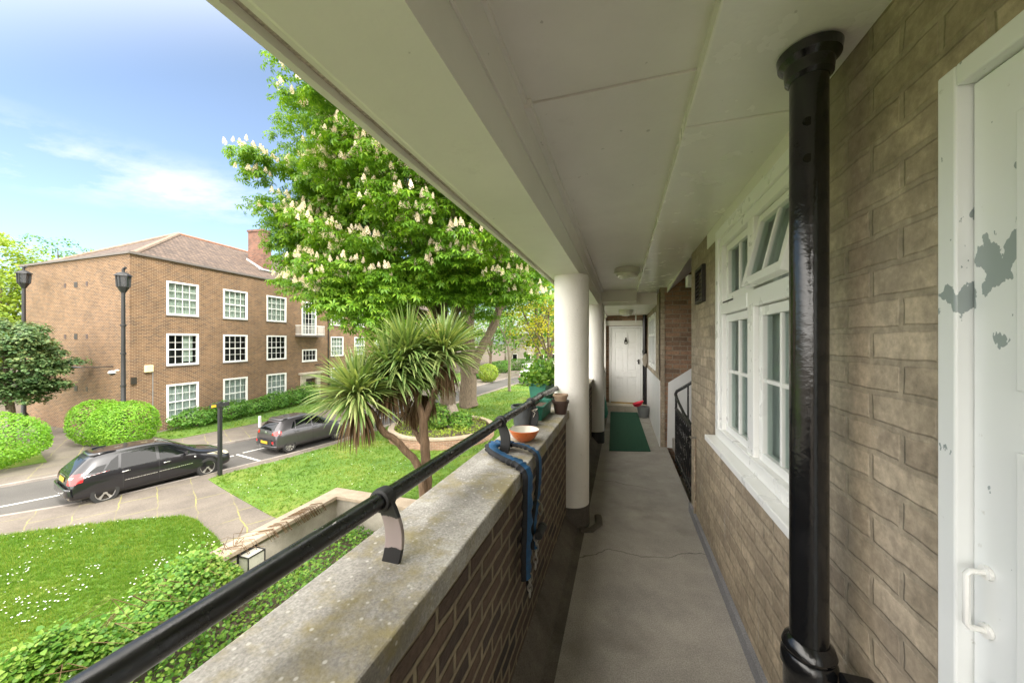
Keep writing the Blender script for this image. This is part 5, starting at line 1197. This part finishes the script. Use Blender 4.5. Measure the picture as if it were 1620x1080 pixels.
MB().box((WX-.085,Y0-.06,WZ0-.045),(WX+.02,Y1+.09,WZ0-.003)).box((WX-.04,Y0-.05,WZ0-.075),(WX+.0,Y1+.08,WZ0-.046)).build('sill', M['joinery'], win, bevel=.006)
lights = []
for (ya, yb) in ((ym+.055, Y1-.078), (Y0+.098, ym-.055)):
    # lower casement, two by two panes
    c_ = MB(); za, zb = WZ0+.066, zt-.05; fr_(c_, WX+.018, WX+.065, ya, yb, za, zb, .05)
    mid = (ya+yb)/2; zm = (za+zb)/2+.02; c_.box((WX+.026,mid-.011,za+.05),(WX+.058,mid+.011,zb-.05)).box((WX+.026,ya+.05,zm-.011),(WX+.058,mid-.012,zm+.011)).box((WX+.026,mid+.012,zm-.011),(WX+.058,yb-.05,zm+.011))
    cs_ = c_.build('casement', M['joinery'], win, bevel=.004)
    MB().box((WX+.040,ya+.045,za+.045),(WX+.045,yb-.045,zb-.045)).build('pane', M['pane'], win)
# top lights: far one shut, near one pushed open
def toplight(ya, yb, ang):
    za, zb = zt+.05, WZ1-.098; cm = MB(); fr_(cm, 0, .045, ya, yb, za-zb, 0, .045); mid = (ya+yb)/2; cm.box((.008,mid-.011,za-zb+.045),(.038,mid+.011,-.045))
    gm = MB().box((.020,ya+.04,za-zb+.04),(.025,yb-.04,-.04))
    rot = Matrix.Translation((WX+.02,0,zb)) @ Matrix.Rotation(ang, 4, 'Y')
    for q_, nm_, mt in ((cm,'top_light','joinery'),(gm,'pane','pane')):
        q_.v = [tuple(rot @ Vector(v)) for v in q_.v]; q_.build(nm_, M[mt], win, bevel=.004 if nm_ == 'top_light' else 0)
toplight(ym+.055, Y1-.078, 0); toplight(Y0+.098, ym-.055, R(13))
MB().box((WX+.5,Y0-.5,WZ0-.3),(WX+.55,Y1+.6,WZ1+.4)).build('backdrop', M['room'], win)
cm = MB(); n = 60
for (ya, yb, k0, kk) in ((ym+.05, Y1-.05, .13, 26), (Y0+.05, ym-.05, .13, 26)):
    for i in range(kk):
        a, b = ya+(yb-ya)*i/kk, ya+(yb-ya)*(i+1)/kk; xa, xb = WX+k0-.03+.014*math.sin(i*1.4), WX+k0-.03+.014*math.sin((i+1)*1.4)
        cm.quad((xa,b,WZ0+.05),(xa,a,WZ0+.05),(xb,a,WZ1),(xb,b,WZ1)) if False else cm.quad((xa,a,WZ0+.05),(xb,b,WZ0+.05),(xb,b,WZ1),(xa,a,WZ1))
cm.build('curtain', M['greycurtain'], win)
MB().box((WX-.018,Y1-.36,zt+.03),(WX-.011,Y1-.14,zt+.038)).build('trickle_vent', M['darkmetal'], win)

# ---- meter cupboard door with flaking paint
df = MB(); fr_(df, WX-.018, WX+.03, DY0-.04, DY1+.04, DZ0-.04, DZ1+.04, .045); cf = df.build('cupboard_frame', M['chipdoor'], nb, bevel=.004)
dl = MB(); dl.box((WX+.008,DY0+.008,DZ0+.008),(WX+.04,DY1-.008,DZ1-.008))
dl_o = dl.build('cupboard_door', M['chipdoor'], nb, bevel=.003); plabel(dl_o, 'white cupboard door with flaking paint')
MB().box((WX+.041,DY0-.004,DZ0-.004),(WX+.05,DY1+.004,DZ1+.004)).build('backdrop', M['room'], dl_o)
pm = MB()
for za, zb in ((DZ0+.12, G-.20), (G-.09, DZ1-.12)):
    fr_(pm, WX-.004, WX+.0078, DY0+.10, DY1-.105, za, zb, .020); fr_(pm, WX-.0, WX+.0078, DY0+.122, DY1-.127, za+.022, zb-.022, .010)
pm.build('moulding', M['chipdoor'], dl_o, bevel=.003)
hy = .945
MB().tube([(WX+.007,hy,G-.455),(WX-.020,hy,G-.457),(WX-.025,hy,G-.463),(WX-.025,hy,G-.562),(WX-.020,hy,G-.568),(WX+.007,hy,G-.570)], .0055, 8).lathe([(.014,0),(.014,.006)], (WX+.001,hy,G-.455), 12, axis='x').lathe([(.014,0),(.014,.006)], (WX+.001,hy,G-.57), 12, axis='x').build('door_handle', M['joinery'], dl_o, smooth=True)
MB().lathe([(.016,0),(.016,.01),(.006,.012)][::-1], (WX-.004,.915,G-.67), 14, axis='x').build('escutcheon', M['steel'], dl_o)

# ================================================================ THINGS FIXED TO OR STANDING ON THE BALCONY
hr = thing('handrail', 'black gloss tubular handrail on flat brackets along the parapet coping', 'handrail', (-.66, 0, CT))
RX, RZ = -.672, G-.462
pts = [(RX-.01,-1.2,RZ),(RX-.008,.2,RZ),(RX,1.0,RZ),(RX,2.0,RZ+.001),(RX+.004,2.75,RZ),(RX+.012,3.0,RZ+.004),(RX+.05,3.22,RZ+.012),(-.60,3.37,RZ+.016)]
MB().tube([Vector(p) for p in pts], .0245, 18).build('rail', M['rail'], hr, smooth=True)
for i, (y, x0) in enumerate(((-.45,-.655),(.88,-.645),(1.93,-.655),(2.62,-.65))):
    m = MB(); path = []; 
    for k in range(9):
        t = k/8; z = CT-.004+(RZ-CT+.004)*t; path.append((x0+(-.0)*t+.018*math.sin(t*3.14)-.022*t*t, y, z))
    wdt = .029
    vs = []; 
    for (x, yy, z) in path: vs += [(x-wdt, yy-.007, z), (x+wdt, yy-.007, z), (x+wdt, yy+.007, z), (x-wdt, yy+.007, z)]
    fs = [(4*k+a, 4*k+(a+1) % 4, 4*(k+1)+(a+1) % 4, 4*(k+1)+a) for k in range(8) for a in range(4)]+[(3,2,1,0),(32,33,34,35)]
    m.add(vs, fs); br = m.build('bracket', M['post_bare'] if i == 1 else M['black'], hr, bevel=.002)
    if i == 1: plabel(br, 'bracket with bare pinkish patch where the black paint is gone')
    MB().lathe([(.0247,-.020),(.033,-.018),(.035,0),(.033,.018),(.0247,.020)], (RX+(.002 if y > 2 else 0),y,RZ), 20, axis='y', cap=False).build('collar', M['black'], br, smooth=True)
MB().lathe([(.0247,-.03),(.029,-.028),(.029,.028),(.0247,.03)], (RX+.008,2.93,RZ+.002), 18, axis='y', cap=False).build('sleeve', M['black'], hr, smooth=True)

# black soil pipe beside the window
PXc, PYc, PRd = .551, 1.322, .0485
sp_ = thing('soil_pipe', 'thick glossy black cast-iron soil pipe standing against the brick wall by the window', 'pipe', (PXc, PYc, FZ))
MB().lathe([(PRd,FZ),(PRd,KR+.01)], (PXc,PYc,0), 40, cap=False).build('pipe', M['blackpipe'], sp_, smooth=True)
MB().lathe([(PRd+.001,KR-.095),(PRd+.012,KR-.085),(PRd+.015,KR-.05),(PRd+.030,KR-.035),(PRd+.033,KR-.008),(PRd+.025,KR-.002)], (PXc,PYc,0), 40, cap=False).build('collar', M['blackpipe'], sp_, smooth=True)
zj = G-.93
MB().lathe([(PRd+.001,zj+.012),(PRd+.014,zj),(PRd+.020,zj-.018),(PRd+.014,zj-.034),(PRd+.022,zj-.045),(PRd+.024,zj-.075),(PRd+.016,zj-.09),(PRd+.016,zj-.2),(PRd+.001,zj-.21)], (PXc,PYc,0), 40, cap=False).build('socket_joint', M['blackpipe'], sp_, smooth=True)
MB().box((PXc+.05,PYc-.11,zj-.075),(WX-.002,PYc-.05,zj-.03)).build('lug', M['blackpipe'], sp_, bevel=.006)
MB().lathe([(.013,0),(.011,.012),(.001,.014)], (PXc-.02,PYc-PRd+.002,G+.66), 10, axis='y').build('rivet', M['blackpipe'], sp_); MB().lathe([(.013,0),(.011,.012),(.001,.014)], (PXc-.02,PYc-PRd+.002,G+.55), 10, axis='y').build('rivet', M['blackpipe'], sp_)
p2 = thing('downpipe', 'slim dark downpipe beside the far white front door', 'pipe', (.53,9.58,FZ+.15))
MB().lathe([(.042,FZ+.15),(.042,G+.68)], (.53,9.60,0), 16, cap=False).lathe([(.042,G-.3),(.055,G-.29),(.055,G-.22),(.042,G-.21)], (.53,9.60,0), 16, cap=False).build('pipe', M['blackpipe'], p2, smooth=True)
tag(MB().add([(.50,9.50,G-.33),(.58,9.52,G-.30),(.60,9.50,G-.5),(.55,9.49,G-.66),(.50,9.49,G-.60),(.47,9.5,G-.45),(.50,9.55,G-.33),(.58,9.57,G-.30),(.60,9.55,G-.5),(.55,9.55,G-.66),(.50,9.55,G-.60),(.47,9.55,G-.45)], [(5,4,3,2,1,0),(6,7,8,9,10,11)]+[(i,(i+1) % 6,6+(i+1) % 6,6+i) for i in range(6)]).build('rag', M['cloth'], bevel=.012), 'beige rag hung on the dark downpipe beside the white front door', 'rag')
# louvred vent and old tap stub on the wall
vt = thing('wall_vent', 'dark louvred metal vent high on the painted brick wall, left of the window', 'vent', (WX-.01,3.55,G+.48))
f_ = MB(); fr_(f_, WX-.032, WX-.001, 3.38, 3.70, G+.345, G+.665, .028); f_.build('frame', M['darkmetal'], vt, bevel=.003)
f_ = MB()
for k in range(7): z = G+.385+.037*k; f_.add([(WX-.028,3.41,z),(WX-.028,3.67,z),(WX-.006,3.67,z+.028),(WX-.006,3.41,z+.028),(WX-.028,3.41,z+.004),(WX-.028,3.67,z+.004),(WX-.006,3.67,z+.032),(WX-.006,3.41,z+.032)], [(3,2,1,0),(4,5,6,7),(0,1,5,4),(1,2,6,5),(2,3,7,6),(3,0,4,7)])
f_.build('louvre', M['darkmetal'], vt)
tp = thing('wall_tap', 'tiny old metal tap stub on the painted brick wall below the vent', 'tap', (WX,3.8,G-.93))
MB().tube([(WX-.001,3.80,G-.93),(WX-.05,3.80,G-.93)], .012, 8).tube([(WX-.05,3.77,G-.93),(WX-.05,3.83,G-.93)], .008, 6).build('tap_body', M['steel'], tp)
MB().tube([(WX-.012,3.80,G-.94),(WX-.012,3.80,FZ+.09)], .011, 8).build('pipe', M['wall_paint'], tp)
# ceiling lights
def clight(x, y, z, r_, label):
    t = thing('ceiling_light', label, 'ceiling light', (x, y, z), 0, 'round bulkhead ceiling lights')
    MB().lathe([(r_,0),(r_,-.055),(r_*.97,-.065),(r_*.86,-.067)], (0,0,0), 36).build('rim', M['lamp_opal'], t, local=True, smooth=True)
    MB().lathe([(r_*.86,-.067),(r_*.8,-.10),(r_*.5,-.125),(.001,-.132)], (0,0,0), 36, cap=False).build('diffuser', M['bowlwhite'], t, local=True, smooth=True)
clight(.06, 4.88, KM-.008, .165, 'nearer round white bulkhead light on the walkway ceiling')
clight(.07, 8.05, G+.679, .15, 'farther round white bulkhead light, in front of the white front door')
tag(MB().tube([(.28,8.3,G+.66),(.28,8.3,G+.42)], .012, 6).build('conduit_drop', M['joinery']), 'thin white conduit hanging from the ceiling by the farther light', 'conduit')
# stair balustrade
sr = thing('stair_railing', 'black iron stair railing with twisted balusters and chipped paint', 'railing', (.74, 5.0, FZ))
m = MB().tube([(.74,4.28,FZ+.78),(.74,5.62,FZ+.78)], .02, 6).tube([(.74,4.28,FZ+.10),(.74,5.62,FZ+.10)], .014, 6)
m.build('frame', M['stairrail'], sr)
for k in range(12):
    y = 4.32+.114*k; m = MB(); m.tube([(.74+.004*math.sin(j*2.1),y+.004*math.cos(j*2.1),FZ+.0+j*.065) for j in range(13)], [.008+.004*((j % 3) == 1) for j in range(13)], 6); m.build('baluster', M['stairrail'], sr)
MB().tube([(.74,5.60,FZ+.96),(.74,5.66,FZ+.98),(.76,5.68,FZ+1.02),(.86,5.66,FZ+1.09),(1.1,5.62,FZ+1.27),(1.6,5.6,FZ+1.62)], .022, 8).tube([(.74,5.60,FZ+.96),(.74,5.3,FZ+.90),(.74,4.9,FZ+.84),(.74,4.3,FZ+.80)], .018, 8).build('handrail', M['stairrail'], sr, smooth=True)
m = MB().tube([(.74,5.60,FZ),(.74,5.60,FZ+.96)], .016, 6).tube([(.74,4.9,FZ+.78),(.74,5.1,FZ+.86)], .01, 6)
for k in range(4): m.tube([(.9+.2*k,5.62,FZ+.17*k),(.9+.2*k,5.62,FZ+1.12+.145*k)], .011, 6)
m.tube([(.80,5.62,FZ+.45),(1.6,5.62,FZ+1.0)], .012, 6); m.build('post', M['stairrail'], sr)
# runner, bucket, bowl, umbrella
tag(MB().add([(-.205,5.86,FZ+.003),(.425,6.02,FZ+.003),(.345,9.22,FZ+.003),(-.285,9.10,FZ+.003),(-.205,5.86,FZ+.012),(.425,6.02,FZ+.012),(.345,9.22,FZ+.012),(-.285,9.10,FZ+.012)], [(3,2,1,0),(4,5,6,7),(0,1,5,4),(1,2,6,5),(2,3,7,6),(3,0,4,7)]).build('carpet_runner', M['greenmat']), 'long dark green carpet runner on the walkway floor in front of the white door', 'rug')
def pail(name, label, x, y, z, r0, r1, h, mat, cat, handle=None, inner=None):
    t = thing(name, label, cat, (x, y, z))
    MB().lathe([(.001,0),(r0,0),(r1,h),(r1+.006,h),(r1+.006,h-.012),(r1+.001,h-.014)] if False else [(r0*.98,0),(r0,.002),(r1*.985,h-.02),(r1+.006,h-.02),(r1+.006,h),(r1-.004,h),(r0-.004,.01),(.001,.01)], (0,0,0), 32).build('body', mat, t, local=True, smooth=True)
    if inner: MB().lathe([(r1*.93,h*.82),(r1*.5,h*.86),(.001,h*.84)], (0,0,0), 24, cap=False).build('soil', inner, t, local=True, smooth=True)
    if handle: MB().tube([(r1*math.cos(a),.01+r1*.0,h-.02-.10*math.sin(a)) if False else (r1*1.02*math.cos(a), -.012-abs(math.sin(a))*r1*.55, h-.01-.04*math.sin(a)) for a in [math.pi*k/10 for k in range(11)]], .003, 5).build('handle', handle, t, local=True)
    return t
pail('bucket', 'grey plastic bucket by the white dado at the end of the green runner', .46, 8.72, FZ+.001, .105, .145, .25, M['greyplastic'], 'bucket', M['steel'])
rb = MB().lathe([(.04,-.05),(.09,-.02),(.125,.045),(.122,.047),(.085,-.012),(.001,-.035)], (.34,8.70,FZ+.285), 24); rb.v = [(x, y, z+(x-.34)*.35+.01) for x, y, z in rb.v]
tag(rb.build('plastic_bowl', M['red'], smooth=True), 'bright red plastic bowl tipped on the rim of the grey bucket', 'bowl')
um = thing('folded_umbrella', 'folded dark green umbrella leaning on the parapet near the far door', 'umbrella', (-.40, 8.3, FZ))
MB().tube([(-.37,8.2,FZ+.03),(-.39,8.22,FZ+.12),(-.42,8.26,FZ+.36),(-.45,8.3,FZ+.62),(-.46,8.31,FZ+.74)], [.02,.085,.075,.03,.015], 10).build('canopy', M['greenplastic'], um, smooth=True)
MB().tube([(-.46,8.31,FZ+.74),(-.468,8.32,FZ+.92),(-.44,8.34,FZ+.95)], .01, 6).build('handle', M['darkplastic'], um)
tag(MB().lathe([(.03,0),(.035,.01),(.033,.06),(.01,.07)], (-.45,8.9,FZ+1.0), 12).box((-.47,8.86,FZ+.85),(-.43,8.94,FZ+1.0)).build('door_bell_box', M['darkplastic']), 'small black box fixed to the white pilaster left of the far door', 'box')
# on the coping
bw = thing('glazed_bowl', 'orange terracotta bowl with cream glazed inside, standing on the coping', 'bowl', (-.605,2.20,CT))
MB().lathe([(.036,.001),(.04,.004),(.07,.025),(.094,.062),(.098,.075),(.096,.078)], (0,0,0), 44, cap=False).build('outer_bowl', M['terracotta'], bw, local=True, smooth=True)
MB().lathe([(.0955,.0765),(.092,.066),(.068,.028),(.03,.014),(.001,.013)], (0,0,0), 44, cap=False).build('glazed_inside', M['bowlwhite'], bw, local=True, smooth=True)
pail('plant_pot', 'brown plastic plant pot with ribbed rim on the coping against the first column', -.525, 3.13, CT+.001, .050, .070, .118, M['brownpot'], 'plant pot')
pail('plant_pot', 'small dusty clay pot nested in the brown pot beside the first column', -.525, 3.13, CT+.085, .048, .060, .088, M['tanpot'], 'plant pot', inner=M['soil'])
pail('old_bucket', 'scuffed black and grey bucket on the coping behind the last bracket', -.735, 2.62, CT+.001, .066, .082, .150, M['zinc'], 'bucket')
def trough(name, label, x, y, z, L, w_, h, inner=True, plant=False):
    t = thing(name, label, 'planter', (x, y, z)); a, b = w_/2*.78, w_/2; l0, l1 = L/2*.94, L/2
    m = MB(); lo = [(-a,-l0,0),(a,-l0,0),(a,l0,0),(-a,l0,0)]; hi = [(-b,-l1,h),(b,-l1,h),(b,l1,h),(-b,l1,h)]; hr_ = [(-b-.010,-l1-.010,h),(b+.010,-l1-.010,h),(b+.010,l1+.010,h),(-b-.010,l1+.010,h)]; ht = [(p[0],p[1],h+.014) for p in hr_]; ti = [(p[0]*.88,p[1]*.97,h+.014) for p in hi]; ib = [(p[0]*.88,p[1]*.97,h*.75) for p in hi]
    V = lo+hi+hr_+ht+ti+ib; F = [(3,2,1,0)]
    for k in range(5): F += [(4*k+i,4*k+(i+1) % 4,4*(k+1)+(i+1) % 4,4*(k+1)+i) for i in range(4)]
    m.add(V, F).build('box', M['greenplastic'], t, local=True, bevel=.003)
    MB().quad(*[(p[0],p[1],h*.80) for p in ib]).build('soil', M['soil'], t, local=True)
    return t
trough('plant_trough', 'scuffed green plastic trough of dry soil on the coping behind the bracket', -.675, 2.98, CT+.001, .40, .13, .105)
tr2 = trough('plant_trough', 'green plastic trough full of leafy plants beside the first column, beyond the dry one', -.83, 3.82, CT+.03, .62, .18, .17)
MB().box((-.86,3.65,CT+.001),(-.76,3.68,CT+.028)).box((-.86,3.96,CT+.001),(-.76,3.99,CT+.028)).build('foot', M['darkplastic'], tr2)
P = np.array([(-.85+random.gauss(0,.09), 3.78+random.uniform(-.34,.34), CT+.20+abs(random.gauss(0,.12))) for _ in range(900)]); N = RNG.normal(size=P.shape)*.6+[0,0,.6]
scatter('foliage', HEART[0], HEART[1], P, frames(N), RNG.uniform(.6,1.3,len(P))*.045, M['ivyleaf'], tr2)
sg = MB().tube([(-.79,2.53,CT+.10),(-.74,2.56,CT+.085),(-.69,2.605,CT+.10),(-.655,2.60,CT+.12)], .0028, 5).tube([(-.655,2.60,CT+.12),(-.63,2.60,CT+.10),(-.645,2.60,CT+.07)], .0028, 5).tube([(-.65,2.60,CT+.12),(-.61,2.60,CT+.135),(-.63,2.6,CT+.115)], .0028, 5).build('string', M['string'])
tag(sg, 'pale string tied round the last handrail bracket', 'string')
# motorcycle chain lock in a fabric sleeve, draped over the coping
ck = thing('chain_lock', 'heavy bike chain lock in a blue and black fabric sleeve draped over the coping', 'chain lock', (-.55, 1.8, CT))
IX = -.452
def sleeve(path, r_=.034, flat=.5):
    P_ = [Vector(p) for p in path]; out = []
    for i in range(len(P_)-1):
        a, b, c, d = P_[max(0,i-1)], P_[i], P_[i+1], P_[min(len(P_)-1,i+2)]
        for k in range(6):
            t = k/6; out.append(.5*((2*b)+(c-a)*t+(2*a-5*b+4*c-d)*t*t+(3*b-3*c+d-a)*t**3))
    out.append(P_[-1])
    m = MB(); rr = [r_*(1+.14*math.sin(i*1.9)+.10*math.sin(i*4.1)) for i in range(len(out))]; m.tube(out, rr, 14, flat=flat)
    for j in range(len(m.f)-2):
        k = j % 14; m.m[j] = 1 if k in (10, 11, 12, 13, 0) else 0
    return m, out
# front run: round the outer side of the bracket, along the coping, over the inner edge and down
m, o1 = sleeve([(-.62,1.99,CT+.035),(-.69,1.99,CT+.036),(-.725,1.94,CT+.036),(-.70,1.865,CT+.032),(-.63,1.80,CT+.028),(-.55,1.74,CT+.026),(-.49,1.70,CT+.024),(IX+.004,1.685,CT-.01),(IX+.006,1.68,CT-.09),(IX+.004,1.68,CT-.25),(IX,1.675,CT-.40),(IX,1.68,CT-.52)])
m.build('sleeve', [M['blackfab'], M['bluefab']], ck, smooth=True)
m, o2 = sleeve([(-.62,1.99,CT+.035),(-.57,1.975,CT+.038),(-.51,1.95,CT+.034),(IX-.004,1.93,CT+.008),(IX+.008,1.92,CT-.06),(IX+.006,1.90,CT-.18),(IX+.004,1.86,CT-.26),(IX+.006,1.80,CT-.33),(IX+.02,1.76,CT-.42)], .023)
m.build('sleeve', [M['blackfab'], M['bluefab']], ck, smooth=True)
def link(m, c, ax, up, L=.030, w_=.017, r_=.0042):
    c, ax, up = Vector(c), Vector(ax).normalized(), Vector(up).normalized(); pts = []
    for k in range(17):
        a = 2*math.pi*k/16; pts.append(c+ax*math.cos(a)*L*.62+up*math.sin(a)*w_*.6)
    m.tube(pts, r_, 6, cap=False)
m = MB()
for k in range(6): link(m, (IX+.03,1.76+.01*math.sin(k),CT-.36-.027*k), (0,.05,1), (0,1,0) if k % 2 else (1,0,0))
m.build('chain', M['steel'], ck, smooth=True); m = MB()
for k in range(4): link(m, (IX+.018,1.685,CT-.515-.026*k), (0,.1,1), (0,1,0) if k % 2 else (1,0,0))
m.build('chain', M['steel'], ck, smooth=True)
m = MB(); m.tube([(IX+.01,1.88,CT-.22),(IX+.035,1.865,CT-.235),(IX+.045,1.845,CT-.26),(IX+.03,1.85,CT-.285),(IX+.01,1.87,CT-.27),(IX+.01,1.88,CT-.22)], .005, 8).build('shackle', M['steel'], ck, smooth=True)
m = MB(); m.lathe([(.019,-.05),(.021,-.045),(.021,.03),(.0215,.034),(.024,.036),(.024,.052),(.020,.056)], (IX+.045,1.80,CT-.345), 20, axis='x' if False else 'y').build('lock_barrel', M['darkplastic'], ck, smooth=True)
m = MB(); m.tube([(IX+.002,1.695,CT-.46),(IX+.004,1.70,CT-.53),(IX+.006,1.70,CT-.60)], [.022,.02,.012], 10, flat=.6).build('sleeve_end', M['blackfab'], ck, smooth=True)
def text(s_, size, mat, mtx, parent, name='lettering'):
    cu = bpy.data.curves.new('t', 'FONT'); cu.body = s_; cu.size = size; cu.extrude = .0004; cu.align_x = 'CENTER'; cu.align_y = 'CENTER'
    o = bpy.data.objects.new('t', cu); COL.objects.link(o); bpy.context.view_layer.update()
    me = bpy.data.meshes.new_from_object(o.evaluated_get(bpy.context.evaluated_depsgraph_get())); bpy.data.objects.remove(o)
    return me
# letters follow the sleeve
me = text('OXFORD', .024, None, None, None); mb = MB(); xs = [v.co.x for v in me.vertices]; x0, x1 = min(xs), max(xs)
A0, A1 = Vector((-.700,1.853,CT+.024)), Vector((-.585,1.757,CT+.020)); nn_ = Vector((-(A1-A0).y,(A1-A0).x,0)).normalized(); nn_ = nn_ if nn_.y < 0 else -nn_
V = []
for v in me.vertices:
    t = (v.co.x-x0)/(x1-x0); p = A0.lerp(A1, t)+Vector((0,0,1))*v.co.y+nn_*(.006+v.co.z); V.append(tuple(p))
mb.add(V, [tuple(p.vertices) for p in me.polygons]); mb.build('lettering', M['whitetext'], ck)
